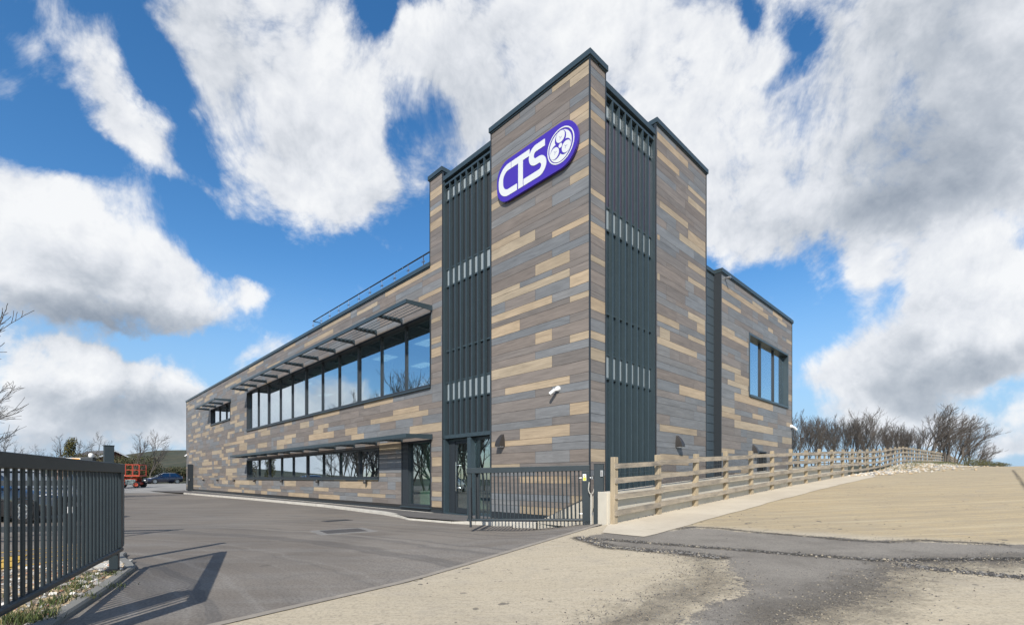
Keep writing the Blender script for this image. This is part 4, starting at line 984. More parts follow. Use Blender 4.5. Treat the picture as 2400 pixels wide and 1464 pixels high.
# yellow hatching
YL = mat('road_paint_yellow', (.58,.37,.07), .8, nz=(12,.2))
def line(mb, pts, w, z=.008):
    for a, b in zip(pts, pts[1:]):
        a, b = Vector(a), Vector(b); d = (b-a).normalized(); n_ = Vector((-d.y, d.x))*w/2
        mb.add([(a-n_)[:]+(z,), (b-n_)[:]+(z,), (b+n_)[:]+(z,), (a+n_)[:]+(z,)], [(0,1,2,3)])
mb = MB()
for (u0, v0), (u1, v1), w in (((-100,1347),(258,1297),.10),((-100,1330),(258,1288),.08),((-60,1314),(250,1279),.08),((-60,1301),(245,1271),.08),((0,1335),(40,1302),.22),((228,1300),(240,1268),.14),((245,1320),(262,1280),.2)):
    line(mb, [gq(u0, v0), gq(u1, v1)], w)
tag(mb.build('road_marking', YL), kind='structure')
# loose chippings on the yard
CH = [mat('chipping_dark', (.06,.056,.052), .8), mat('chipping_grey', (.18,.17,.155), .85), mat('chipping_tan', (.34,.29,.21), .85)]
mb = MB(); c = 0; rg = random.Random(3)
lines = [cr1, cr2, cr3, cr4]
while c < 9000:
    if c % 3 == 0:
        L0 = rg.choice(lines); i = rg.randrange(len(L0)-1); t = rg.random(); q = L0[i]+(L0[i+1]-L0[i])*t; x, y = q[0]+rg.gauss(0,.10), q[1]+rg.gauss(0,.10)
    else:
        pg = gravl if rg.random() < .5 else gravr; a, b = pg.min(0), pg.max(0); x, y = rg.uniform(a[0]-.5,b[0]+.3), rg.uniform(a[1]-.3,b[1]+.3)
        s_ = sdf(np.array([[x, y]]), pg)[0]
        if s_ < -abs(rg.gauss(0,.25)): continue
    c += 1
    if math.hypot(x, y) > 13 or qd(x, y) < .05: continue
    stone(mb, x, y, float(Tyard(*tl(x, y)))+.010, rg.choice([.003,.004,.005,.006,.009]), rg.choices(range(3), (4,6,4))[0])
for i in range(2600):
    L0 = (cr1, cr4, cr4, cr3)[i % 4]; j = rg.randrange(len(L0)-1); t = rg.random(); q = L0[j]+(L0[j+1]-L0[j])*t; x, y = q[0]+rg.gauss(0,.045), q[1]+rg.gauss(0,.045)
    if qd(x, y) < .05 or math.hypot(x, y) > 12: continue
    stone(mb, x, y, float(Tyard(*tl(x, y)))+.011, rg.choice([.006,.009,.013,.018]), rg.choices(range(3), (6,3,1))[0])
for i in range(500):
    x, y = rg.uniform(-2,14), rg.uniform(3,16); xl, yl = tl(x, y)
    if yl > -1.3 or qd(x, y) < .1: continue
    stone(mb, x, y, float(Tyard(xl, yl))+.010, rg.choice([.004,.006,.010]), rg.choices(range(3), (3,4,3))[0])
tag(mb.build('loose_chippings', CH), 'loose dark and tan stone chippings over the concrete yard', 'chippings', kind='stuff')
# debris line at the foot of the wall and chalk rubble along the far yard edge
mb = MB()
for i in range(900):
    xl = rg.uniform(-1,20); yl = -1.19-abs(rg.gauss(0,.035)); x, y = tw(xl, yl); stone(mb, x, y, float(Tyard(xl, yl))+.014, rg.choice([.008,.012,.016,.02]), rg.choices(range(3), (3,3,4))[0])
tag(mb.build('wall_debris', CH), 'small stones and dead leaves along the foot of the pale wall', 'debris', kind='stuff')
mb = MB()
for i in range(3600):
    xl = rg.uniform(19,84); w = min(1, (xl-19)/10); yl = -1.35-abs(rg.gauss(0,1.0))*(.4+w*1.2); x, y = tw(xl, yl)
    stone(mb, x, y, float(Tyard(xl, yl))+.02, rg.choice([.03,.05,.07,.10]), rg.choices(range(4), (6,2,4,0))[0])
tag(mb.build('chalk_rubble', [mat('chalk', (.50,.46,.39), .9)]+FL[1:]), 'pale chalk rubble along the far left edge of the concrete yard', 'rubble', kind='stuff')
mb = MB()
for i in range(420):
    xl = rg.uniform(26,90); yl = -1.5-abs(rg.gauss(0,.9)); x, y = tw(xl, yl); blades(mb, x, y, float(Tyard(xl, yl)), 14, .22, .16)
tag(mb.build('rubble_weeds', GR), 'low weeds growing through the chalk rubble by the far fence', 'weeds', kind='stuff')
# ================================================================== vehicles
def car(root, paint, L=4.2, W=1.76, H=1.46):
    b = MB(); W2 = W/2
    stn = [(0,.50,.60,.62,.30),(.06,.30,.70,.76,.24),(.25,.20,.76,.83,.2),(.9,.18,.88,.86,.18),(1.25,.18,.95,.88,.18),(2.2,.18,.96,.88,.18),(3.3,.18,.98,.88,.18),(3.85,.2,1.0,.86,.2),(4.12,.26,.98,.78,.26),(4.2,.42,.90,.70,.4)]
    vs = []; fs = []; n = 8
    for x, zb, zt, hw, _ in stn:
        x = x*L/4.2; hw = hw*W2/.88
        vs += [(x,-hw*.86,zb),(x,-hw,zb+.18),(x,-hw,zt-.22),(x,-hw*.93,zt-.04),(x,-hw*.72,zt),(x,hw*.72,zt),(x,hw*.93,zt-.04),(x,hw,zt-.22),(x,hw,zb+.18),(x,hw*.86,zb)]
    n = 10
    for i in range(len(stn)-1):
        for k in range(n): fs.append((i*n+k, i*n+(k+1)%n, (i+1)*n+(k+1)%n, (i+1)*n+k))
    fs += [tuple(reversed(range(n))), tuple((len(stn)-1)*n+k for k in range(n))]; b.add(vs, fs)
    for s in (-1,1):                        # roof pillars
        for p_, q_ in (((1.16,.74,.93),(2.0,.57,H-.05)),((2.55,.80,.95),(2.6,.585,H-.04)),((3.98,.74,.97),(3.5,.56,H-.05))):
            b.tube([(p_[0],s*p_[1],p_[2]),(q_[0],s*q_[1],q_[2])], .04, 6)
    body = b.build('body', paint, root, smooth=True)
    md = body.modifiers.new('edge', 'EDGE_SPLIT'); md.split_angle = math.radians(35)
    r = MB(); vs = []
    for x, hw, z in ((1.92,.54,H-.06),(2.15,.58,H-.01),(2.8,.59,H),(3.35,.57,H-.03),(3.58,.52,H-.10)): vs += [(x,-hw,z-.02),(x,-hw*.6,z+.01),(x,hw*.6,z+.01),(x,hw,z-.02)]
    r.add(vs, [(i*4+k, i*4+k+1, (i+1)*4+k+1, (i+1)*4+k) for i in range(4) for k in range(3)]); r.build('roof', paint, root, smooth=True)
    g = MB(); bt = [(1.10,.72,.93),(2.2,.80,.955),(3.3,.80,.975),(4.02,.70,.985)]; tp = [(1.95,.54,H-.075),(2.4,.57,H-.04),(3.2,.57,H-.04),(3.55,.52,H-.11)]
    vs = [(x,-w,z) for x, w, z in bt]+[(x,-w,z) for x, w, z in tp]+[(x,w,z) for x, w, z in bt]+[(x,w,z) for x, w, z in tp]
    fs = []
    for i in range(3): fs += [(i,i+1,i+5,i+4), (8+i+1,8+i,8+i+4,8+i+5)]
    fs += [(8,0,4,12), (3,11,15,7), (4,5,13,12),(5,6,14,13),(6,7,15,14)]; g.add(vs, fs); g.build('windows', GLASSD, root)
    for x in (.78,3.38):
        for s in (-1,1):
            a = MB(); M = Matrix.Translation((x, s*(W2-.03), .32)) @ Matrix.Rotation(-s*PI/2, 4, 'X')
            a.rev([(.17,-.13),(.30,-.14),(.325,-.10),(.325,.03),(.31,.055),(.215,.06),(.215,-.13)], 20, M=M); wh = a.build('wheel', RUBBER, root)
            m = MB(); m.rev([(.215,.02),(.215,.058),(.195,.06),(.195,.02)], 20, M=M)
            for k in range(7):
                R_ = M @ Matrix.Rotation(2*PI*k/7, 4, 'Z'); m.box((.03,-.018,.03),(.20,.018,.056), M=R_)
            m.rev([(.055,.02),(.055,.066),(.02,.07)], 10, M=M); m.build('rim', ALLOY, wh)
            k = MB(); k.rev([(.37,-.02),(.37,.012),(.335,.014),(.335,-.02)], 20, M=Matrix.Translation((x, s*(W2-.022), .34)) @ Matrix.Rotation(-s*PI/2, 4, 'X')); k.build('arch', BLACK, root)
    for s in (-1,1):
        k = MB(); k.add([(.10,s*.45,.62),(.13,s*.72,.66),(.42,s*.83,.74),(.30,s*.60,.79),(.12,s*.45,.72)], [(0,1,2,3,4) if s < 0 else (4,3,2,1,0)]); k.build('headlight', WHITEP, root)
        k = MB(); k.box((1.42,s*(W2+.0),.93),(1.55,s*(W2+.17),1.06)); k.build('mirror', paint, root, bevel=.02)
        k = MB(); k.box((4.10,s*.5,.78),(4.19,s*.72,.92)); k.build('tail_light', mat('tail_red', (.4,.02,.02), .3), root)
        for x in (2.35,3.15): k = MB(); k.box((x,s*(W2-.002),.78),(x+.16,s*(W2+.022),.81)); k.build('handle', paint, root)
    k = MB(); k.box((-.012,-.26,.42),(.02,.26,.53)); k.build('number_plate', WHITEP, root); k = MB(); k.box((.03,-.5,.34),(.07,.5,.40)); k.box((.005,-.3,.55),(.04,.3,.60)); k.build('grille', BLACK, root)
ALLOY = mat('alloy', (.6,.61,.62), .3, .9)
CB = mat('car_black', (.012,.013,.016), .2, coat=1); CN = mat('car_navy', (.012,.017,.04), .22, coat=1); CS = mat('car_silver', (.45,.46,.47), .3, .6, coat=.6)
q = at(55, 0, 12.6); c1 = empty('parked_car', (q.x+3.36, q.y+.9, 0), PI, 'black parked hatchback seen between the bars of the left gate', 'car', 'parked cars'); c1.rotation_euler = (0,0,PI-.06); 
c1.location = (q.x+.8, q.y+.85, 0)
car(c1, CB)
q = at(326, 0, 62); c2 = empty('parked_car', (q.x+.6, q.y+.2, float(Rroad(q.x, q.y))), 2.35-.6, 'dark blue parked hatchback beside the red scissor lift at the far end of the yard', 'car', 'parked cars')
c2.rotation_euler = (0,0,1.02); car(c2, CN)
q = at(206, 0, 30); c3 = empty('parked_car', (q.x, q.y, 0), 2.4, 'silver parked car far behind the bars of the left gate', 'car', 'parked cars'); car(c3, CS)
for i, (x, y, a, pt) in enumerate(((-27,13.5,.1,CS),(-24,7.5,.0,CB),(-29,19,.15,CS))):
    c_ = empty('parked_car', (x, y, 0), a, ['silver hatchback reflected in the ground floor glass, left of the picture','black hatchback left of the picture, nearest the camera','silver hatchback left of the picture, beside the reflected trees'][i], 'car', 'parked cars'); car(c_, pt)
# scissor lift
RED = mat('lift_red', (.42,.055,.025), .5, nz=(4,.2)); LG = mat('lift_grey', (.16,.20,.20), .5)
q = at(303, 0, 50); z0 = float(Rroad(q.x, q.y)); S = empty('scissor_lift', (q.x, q.y, z0), .25, 'red scissor lift with a folded platform and guard rails beside the far blue car', 'scissor lift')
k = MB(); k.box((-1.2,-.75,.30),(1.0,.75,.55)); k.box((-1.2,-.78,.28),(-.4,.78,.75)); k.build('chassis', RED, S, bevel=.02)
k = MB(); k.box((.0,-.83,.32),(.9,-.70,.85)); k.box((.0,.70,.32),(.9,.83,.85)); k.build('power_box', LG, S, bevel=.02)
for x in (-.85,.95):
    for s in (-1,1):
        k = MB(); k.rev([(.18,-.11),(.30,-.11),(.33,-.06),(.33,.06),(.30,.11),(.18,.11)], 16, M=Matrix.Translation((x,s*.72,.33)) @ Matrix.Rotation(PI/2, 4, 'X')); w = k.build('wheel', RUBBER, S); k = MB(); k.rev([(.2,-.1),(.2,.115),(.1,.118)], 12, M=Matrix.Translation((x,s*.72,.33)) @ Matrix.Rotation(s*-PI/2, 4, 'X')); k.build('hub', RED, w)
k = MB()
for s in (-.5,.5):
    for i in range(3):
        z = .60+i*.17
        k.tube([(-1.0,s,z),(.9,s,z+.15)], .04, 4); k.tube([(-1.0,s*.9,z+.15),(.9,s*.9,z)], .04, 4)
k.build('scissor_arms', RED, S)
k = MB(); k.box((-1.35,-.78,1.18),(1.25,.78,1.32)); k.build('platform', RED, S)
k = MB()
for x in (-1.3,-.65,0,.6,1.2):
    for s in (-.75,.75): k.tube([(x,s,1.32),(x,s,2.4)], .03, 5)
for z in (1.85,2.4):
    for s in (-.75,.75): k.tube([(-1.3,s,z),(1.2,s,z)], .028, 5)
    for x in (-1.3,1.2): k.tube([(x,-.75,z),(x,.75,z)], .028, 5)
k.build('guard_rail', RED, S)
k = MB()
for i in range(5):
    a = -1.2+i*.24; k.add([(a,-.786,1.19),(a+.12,-.786,1.19),(a+.2,-.786,1.31),(a+.08,-.786,1.31)], [(0,1,2,3)])
k.build('hazard_stripes', WHITEP, S)
# brick house beyond the car park
BRK, N, P = newmat('house_brick'); tc = N.n('ShaderNodeTexCoord'); b_ = N.n('ShaderNodeTexBrick', i_Vector=N.mapping(tc.outputs['Object'], rot=(PI/2,0,0)), i_Scale=4.0); b_.inputs['Color1'].default_value = (.22,.075,.045,1); b_.inputs['Color2'].default_value = (.17,.055,.035,1); b_.inputs['Mortar'].default_value = (.25,.22,.19,1)
N.t.links.new(b_.outputs[0], P.inputs['Base Color']); P.inputs['Roughness'].default_value = .9
TILE = mat('roof_tile', (.075,.070,.066), .85, nz=(1.5,.2,(1,1,8)))
q = at(266, 0, 78); zb = gzf(q.x, q.y); Hs = empty('brick_house', (q.x, q.y, zb-.2), 1.12, 'single storey red brick house with a low grey tiled roof beyond the car park', 'house')
ze = 2.6; za = 1.2+66/F*78-zb+.2
k = MB(); k.add([(-4.5,0,0),(4.5,0,0),(4.5,0,ze),(0,0,za-.15),(-4.5,0,ze),(-4.5,8,0),(4.5,8,0),(4.5,8,ze),(0,8,za-.15),(-4.5,8,ze)], [(0,1,2,3,4),(9,8,7,6,5),(1,6,7,2),(5,0,4,9)]); k.build('wall', BRK, Hs)
k = MB()
for s in (-1,1):
    n_ = [(0,-.5,za),(s*5.1,-.5,ze-.30),(s*5.1,8.5,ze-.30),(0,8.5,za)]; n2 = [(x,y,z-.14) for x, y, z in n_]
    vs = n_+n2; fs = [(0,1,2,3),(7,6,5,4),(0,4,5,1),(1,5,6,2),(2,6,7,3)]; k.add(vs, fs if s < 0 else [f[::-1] for f in fs])
k.build('roof', TILE, Hs)
k = MB()
for s in (-1,1): k.add([(0,-.53,za-.02),(s*5.12,-.53,ze-.34),(s*5.12,-.53,ze-.56),(0,-.53,za-.24),(0,-.505,za-.02),(s*5.12,-.505,ze-.34),(s*5.12,-.505,ze-.56),(0,-.505,za-.24)], [(0,1,2,3),(7,6,5,4),(0,4,5,1),(3,2,6,7)])
k.build('bargeboard', WHITEP, Hs)
for x in (-2.6,1.4): k = MB(); k.box((x,-.03,1.0),(x+1.2,.05,2.2)); o = k.build('window', WHITEP, Hs); k = MB(); k.box((x+.08,-.04,1.08),(x+1.12,-.031,2.12)); k.build('pane', GLASSD, o)
# ================================================================== trees
BARK = mat('bark', (.105,.092,.078), .9, nz=(5,.35)); TWIG = mat('twig', (.088,.076,.066), .9); BARKP = mat('pale_bark', (.20,.18,.15), .9, nz=(5,.3))
def make_tree(name, seed, h, spread, lean=(0,0), stems=1, twigs=4, low=.12, mats=(BARK, TWIG), up=.35, thick=.013, kk=(9,7,5,4,4,4)):
    R_ = random.Random(seed); tr, cr = MB(), MB()
    def grow(p, d, L, r, lv):
        n = 4 if lv < 2 else 3; pts = [p]; rad = [r]; cur = p.copy(); dd = d.copy()
        for i in range(n):
            dd = (dd+Vector((R_.gauss(0,.16), R_.gauss(0,.16), R_.gauss(0,.10)+up*.10))+Vector((lean[0],lean[1],0))*.10).normalized()
            cur = cur+dd*(L/n); pts.append(cur.copy()); rad.append(max(.0065, r*(1-.72*(i+1)/n)))
        (tr if lv == 0 else cr).tube(pts, rad, 6 if lv == 0 else (4 if lv < 2 else 3), cap=(lv == 0))
        if lv >= twigs: return
        k = kk[lv]+R_.randint(-1,1)
        for i in range(k):
            t = (low if lv == 0 else .2)+(1-(low if lv == 0 else .2))*(i+R_.random())/k
            s = t*n; j = min(int(s), n-1); q = pts[j].lerp(pts[j+1], s-j); rr = rad[j]+(rad[j+1]-rad[j])*(s-j)
            ax = (pts[j+1]-pts[j]).normalized(); a = R_.random()*6.28
            o1 = ax.orthogonal().normalized(); o2 = ax.cross(o1); side = o1*math.cos(a)+o2*math.sin(a)
            ang = R_.uniform(.45,.95)*spread; nd = (ax*math.cos(ang)+side*math.sin(ang)+Vector((0,0,up*.35))+Vector((lean[0],lean[1],0))*.35).normalized()
            grow(q, nd, L*R_.uniform(.42,.66)*(1.05-.35*t if lv else 1.15-.5*t), max(.008, min(rr*.75, r*.55)), lv+1)
    for s in range(stems):
        a = s*2.4; d = Vector((math.cos(a)*.28*(stems > 1)+lean[0]*.5, math.sin(a)*.28*(stems > 1)+lean[1]*.5, 1)).normalized()
        grow(Vector((math.cos(a)*.15*(stems > 1), math.sin(a)*.15*(stems > 1), -.1)), d, h*.62, h*thick, 0)
    e = empty(name); tr.build('trunk', mats[0], e); cr.build('crown', mats[1], e); return e
HB = [make_tree('hedge_tree', 11+i, 6.0, .60, lean=(.08,0), stems=2+(i % 2), twigs=3, low=.18, up=.6, thick=.0085, kk=(9,8,5,4)) for i in range(4)]
BT = [make_tree('bare_tree', 41+i, 6.0, .80, lean=(.16,-.05), stems=1, twigs=3, low=.2, up=.30, thick=.013, kk=(8,7,5,4)) for i in range(3)]
WD = [make_tree('windswept_tree', 71+i, 6.0, .66, lean=(.42,0), stems=4, twigs=3, low=.10, up=.45, thick=.011, kk=(8,7,5,4)) for i in range(2)]
used = set(); rot_ = [0]
def plant(protos, u, d, h, label, group, rz=None, wx=1.0):
    pr = protos[rot_[0] % len(protos)]; rot_[0] += 1
    t = pr if pr.name not in used else copy_tree(pr)
    used.add(pr.name)
    q = at(u, 0, d); t.location = (q.x, q.y, gzf(q.x, q.y)-.1); t.rotation_euler = (0,0,rz if rz is not None else random.uniform(-.5,.5)); s = h/6.0; t.scale = (s*wx,s*wx,s)
    tag(t, label, 'tree', group); return t
num = ['first','second','third','fourth','fifth','sixth','seventh','eighth','ninth','tenth','eleventh','twelfth','thirteenth','fourteenth','fifteenth','sixteenth','seventeenth','eighteenth','nineteenth','twentieth','twenty-first','twenty-second','twenty-third']
hg = [(1842,60,8.2),(1862,64,8.0),(1880,60,8.3),(1905,63,8.0),(1926,60,7.4),(1945,64,7.2),(1966,60,7.6),(1990,63,8.2),(2008,60,7.2),(2030,60,8.6),(2052,64,7.0),(2075,61,6.4),(2096,60,6.6),(2118,63,6.0),(2140,62,6.2),(2152,66,6.0)]+[(1870,70,8.6),(1916,71,8.4),(1956,70,8.0),(2000,72,8.6),(2040,70,8.2),(2085,71,7.4),(2128,70,7.2)]
rank_ = {k_: r_ for r_, k_ in enumerate(sorted(range(len(hg)), key=lambda k_: hg[k_][0]))}
for i, (u, d, h) in enumerate(hg):
    plant(HB, u, d, h*.95, 'slender bare tree in the distant hedgerow, %s from the building corner' % num[rank_[i]], 'bare hedgerow trees beyond the long fence', rz=random.uniform(0,6.28), wx=1.0)
for i, (u, d, h) in enumerate(((2172,58,8.8),(2215,58,8.8),(2242,60,7.6),(2266,62,6.2),(2288,66,4.8),(2308,70,3.4))):
    plant(WD, u, d, h, ['tall bushy bare tree where the hedgerow thickens','large windswept bare tree leaning right beside the bushy one','windswept bare tree leaning right, first below the large one','lower windswept tree in the tapering group at the right','small windswept tree near the end of the tapering group','smallest leaning tree at the right end of the hedgerow'][i], 'windswept bare trees at the right end of the hedgerow', rz=random.uniform(-.15,.15), wx=1.05)
for u, d, h, lb, rz in ((-160,36,7.4,'tall bare tree at the left edge with branches reaching into the picture',0),(14,52,7.2,'bare tree above the left gate, lower neighbour of the tall one',0),(70,56,5.4,'low spreading bare tree between two taller ones above the left gate',1.2),(112,54,7.6,'bare tree with open forked crown above the middle of the left gate',.2),(172,58,7.0,'thin bare tree behind the yellow-green shrub',.8),(224,88,9.0,'distant bare tree behind the ridge of the brick house',0),(302,62,8.6,'bare tree leaning right over the red scissor lift',.1),(352,66,8.8,'pale barked bare tree behind the dark blue car',.5)):
    t = plant(BT, u, d, h, lb, 'bare trees round the car park', rz=rz)
pr_ = 0
for i, (x, y, h) in enumerate(((-26,17,9.5),(-29,21,10.5),(-28,25,9),(-25,13,8.5),(-33,28,10),(-24,9.5,8),(-34,24,10),(-33,17,11),(-30,12,10),(-27,5,9),(-34,8,10),(-25,20,7.5),(-31,26,8),(-24,15,7))):
    t = copy_tree(BT[i % 3]); t.location = (x, y, -.1); s = h/6; t.scale = (s,s,s); t.rotation_euler = (0,0,i*1.3); tag(t, 'bare tree left of the picture, %s in the row mirrored by the glass' % num[i], 'tree', 'bare trees mirrored in the windows')
for pr in HB+BT+WD:
    if pr.name not in used:
        for ch in children(pr): bpy.data.objects.remove(ch)
        bpy.data.objects.remove(pr)
for i in range(12):
    t = copy_tree(HB[i % 4]); y_ = 17+i*1.8; x_ = -(1.13*y_+5.0)-(i % 2)*2.5; t.location = (x_, y_, -.1); s = (10.5+(i*37 % 5)*.6)/6; t.scale = (s*1.0,s*1.0,s); t.rotation_euler = (0,0,i*2.1); tag(t, 'bare multi-stemmed tree left of the picture, %s in the front row mirrored by the glass' % num[i], 'tree', 'bare trees mirrored in the windows')
# shrubs and gorse hedge: many small leaf faces through the volume
LEAF = [mat('leaf_dark', (.028,.036,.014), .85), mat('leaf_mid', (.055,.062,.020), .85), mat('leaf_brown', (.075,.058,.030), .9), mat('leaf_olive', (.095,.085,.022), .85)]
def leaves(mb, c, rx, ry, rz_, n, s, wts, R_):
    for i in range(n):
        v_ = Vector((R_.gauss(0,1), R_.gauss(0,1), R_.gauss(0,1))).normalized()*R_.random()**.45
        p_ = Vector((c[0]+v_.x*rx, c[1]+v_.y*ry, max(c[2]-rz_*.95, c[2]+v_.z*rz_))); a = Vector((R_.gauss(0,1), R_.gauss(0,1), R_.gauss(0,1))).normalized(); b = a.orthogonal().normalized(); q = s*R_.uniform(.5,1.3)
        mb.add([p_-a*q, p_+b*q*.5, p_+a*q, p_-b*q*.5], [(0,1,2,3)], R_.choices(range(4), wts)[0])
R_ = random.Random(5); mb = MB()
for i in range(34):
    u = 275+i*3.3+R_.uniform(-2,2) if i < 26 else R_.uniform(395,470); d = R_.uniform(68,76) if i < 26 else 75
    q = at(u, 0, d); z = gzf(q.x, q.y); hh = R_.uniform(1.7,2.2) if u < 388 else 1.15
    leaves(mb, (q.x, q.y, z+hh*.85), 1.5, 1.5, hh, 420, .13, (4,4,3,2) if u < 388 else (5,2,3,0), R_)
tag(mb.build('gorse_hedge', LEAF), 'dark gorse and bramble hedge behind the scissor lift and the blue car', 'hedge')
mb = MB(); q = at(163, 0, 40)
for i in range(9): leaves(mb, (q.x+R_.gauss(0,.35), q.y, 1.6+i*.32), .5-.03*i, .5, .5, 260, .07, (1,3,0,6), R_)
tag(mb.build('evergreen_shrub', LEAF), 'upright yellow-green shrub above the left gate', 'shrub')
mb = MB(); q = at(195, 0, 46)
for i in range(7): leaves(mb, (q.x-2+i*.8, q.y, 2.2+R_.uniform(-.2,.3)), .9, .7, 1.4, 300, .09, (3,1,6,1), R_)
tag(mb.build('brown_shrub', LEAF), 'rounded brown shrub in front of the brick house roof', 'shrub')
mb = MB()
for i in range(16):
    q = at(2262+i*6.2, 0, 50+i*.5); z = gzf(q.x, q.y); leaves(mb, (q.x, q.y, z+.4-.012*i), .7, .7, .75-.03*i, 260, .07, (2,4,3,3), R_)
tag(mb.build('bramble_bank', LEAF), 'low green brambles under the windswept trees at the right skyline', 'brambles')
# ================================================================== sky, sun, camera
EL = math.radians(38); AZ = (.155, .988)
W = bpy.data.worlds.new('World'); SC.world = W; W.use_nodes = True; nt = W.node_tree; nt.nodes.clear(); N = NT(nt)
sky = N.n('ShaderNodeTexSky'); sky.sky_type = 'NISHITA'; sky.sun_disc = False; sky.sun_elevation = EL
sky.sun_rotation = math.atan2(-AZ[0], -AZ[1]); sky.air_density = 1.0; sky.dust_density = .4; sky.ozone_density = 2.2
D = N.n('ShaderNodeTexCoord').outputs['Generated']
sx = N.n('ShaderNodeSeparateXYZ', i_0=D)
yy = N.m('MAXIMUM', sx.outputs['Y'], .04)
gx, gzz = N.m('DIVIDE', sx.outputs['X'], yy), N.m('DIVIDE', sx.outputs['Z'], yy)
gp_ = N.n('ShaderNodeCombineXYZ', i_X=gx, i_Y=gzz, i_Z=0.0).outputs[0]
def warp(scale, amt, det):
    n_ = N.noise(D, scale, det, .6, out='Color'); s = N.n('ShaderNodeVectorMath', operation='SUBTRACT', i_0=n_, i_1=(.5,.5,.5)).outputs[0]
    return N.n('ShaderNodeVectorMath', operation='SCALE', i_0=s, i_Scale=amt).outputs[0]
wv = N.n('ShaderNodeVectorMath', operation='ADD', i_0=gp_, i_1=warp(3.0, .26, 8)).outputs[0]
wv = N.n('ShaderNodeVectorMath', operation='MULTIPLY', i_0=wv, i_1=(1,1,0)).outputs[0]
def blobs(lst, vec):
    tot = None
    for u, v, ru, rv, rot, w in lst:
        m_ = N.mapping(vec, loc=((u-1200)/F, (HV-v)/F, 0), rot=(0,0,-math.radians(rot)), sc=(ru/F, rv/F, 1), typ='TEXTURE')
        l = N.n('ShaderNodeVectorMath', operation='LENGTH', i_0=m_).outputs['Value']
        k = N.rng(l, 0.0, 1.55, w*1.12, 0)
        tot = k if tot is None else N.m('ADD', tot, k)
    return tot
CL = [(620,100,290,190,0,.62),(770,270,230,220,0,.75),(560,40,200,120,0,.4),(870,370,120,150,0,.6),(640,380,150,110,30,.42),(800,430,170,80,0,.42),(240,190,80,240,-28,.55),(400,50,170,100,0,.32),(330,300,130,80,35,.42),(420,400,170,40,30,.5),(70,110,40,110,-35,.28),(500,230,60,120,0,.3),
      (1150,130,230,190,0,.7),(1000,110,100,120,0,.6),(1380,120,300,260,0,.9),(1620,250,320,330,0,.9),(1720,470,330,170,0,.8),(1110,330,100,70,-35,.5),(1500,480,260,140,0,.8),
      (2130,150,360,300,0,.9),(2320,330,330,230,0,1.0),(2150,300,330,260,0,.5),(2050,430,260,120,0,.75),(2350,80,300,200,0,.7),(1950,330,160,160,0,.5),
      (300,797,360,26,2,-.6),(150,345,260,60,14,-.55),(30,60,60,90,0,-.3),(1862,120,60,110,-10,-.85),(1800,220,70,40,-30,-.5),(1755,40,30,70,0,-.6),(850,60,60,80,0,-.5),(950,290,60,150,10,-.55),(900,60,40,100,0,-.3),(1080,290,60,60,0,-.3),(375,150,60,150,-12,-.75),
      (60,520,190,130,15,.95),(230,620,280,150,15,.95),(450,690,200,95,15,.9),(100,690,260,100,0,.8),(560,670,80,45,25,.6),(290,700,220,80,0,.5),
      (60,860,190,75,0,.8),(230,870,170,90,8,.9),(390,910,110,80,10,.8),(250,930,260,55,0,.7),(150,1010,330,75,0,.75),(400,1030,120,50,0,.5),(640,825,90,35,-25,.75),(930,555,40,20,0,.3),
      (2160,525,55,35,-20,.6),(2030,620,60,70,0,.65),(2010,690,40,60,0,.3),(2130,600,90,50,-20,.45),(2240,640,130,95,-25,.8),(2370,690,160,120,0,.9),(2200,770,160,90,0,.8),(2330,800,170,70,0,.8),(2060,850,120,75,0,.8),(1970,880,80,60,0,.6),(2080,920,170,55,0,.8),(2190,965,130,40,0,.7),(2030,985,180,30,0,.6),(2390,930,60,40,0,.6),(2380,1000,110,45,0,.7),(2330,1030,100,25,0,.4)]
DK = [(250,765,330,55,3,.95),(80,740,180,50,0,.3),(330,945,230,45,0,.85),(120,930,160,30,0,.35),(2280,835,230,50,-10,.9),(2130,900,160,30,0,.4),(2300,200,330,330,0,.5),(2230,400,330,110,0,.6),(2050,150,200,200,0,.28),(1850,560,260,70,0,.35),(2100,480,160,60,0,.5),(1480,520,120,60,0,.15),(1090,280,150,130,0,.25),(640,240,110,140,0,.22),(480,120,140,140,0,.25),(240,250,80,160,0,.25),(200,640,150,60,10,.35),(2150,800,180,50,0,.35),(2330,720,150,60,0,.3),(2390,1020,120,40,0,.5),(200,1040,340,80,0,.5),(330,990,160,40,0,.3),(2200,970,120,30,0,.25),(2060,480,120,60,0,.3)]
S = blobs(CL, wv)
fb1 = N.noise(D, 4.6, 13, .66, .5)
def billow(vec):                            # rounded puffs with sharp creases, five octaves
    t = None
    for i in range(5):
        n_ = N.noise(N.mapping(vec, loc=(i*3.7,i*1.3,i*2.1)), 7.5*2.05**i, 0, .5); b = N.m('MULTIPLY', N.m('ABSOLUTE', N.m('SUBTRACT', n_, .5)), 2*.62**i)
        t = b if t is None else N.m('ADD', t, b)
    return t
DW = N.n('ShaderNodeVectorMath', operation='ADD', i_0=D, i_1=warp(6, .07, 4)).outputs[0]
bil = billow(DW)
front = N.rng(sx.outputs['Y'], .10, .45)
gen = N.rng(N.noise(N.mapping(D, loc=(3.1,1.7,.4), sc=(1,1,1.9)), 2.1, 3, .5), .42, .62, 0, .75)
side = N.rng(N.m('ABSOLUTE', gx), 1.10, 1.5); fr2 = N.m('MULTIPLY', front, N.m('SUBTRACT', 1.0, side))
top = N.rng(gzz, 1.12, 1.5); fr2 = N.m('MULTIPLY', fr2, N.m('SUBTRACT', 1.0, top))
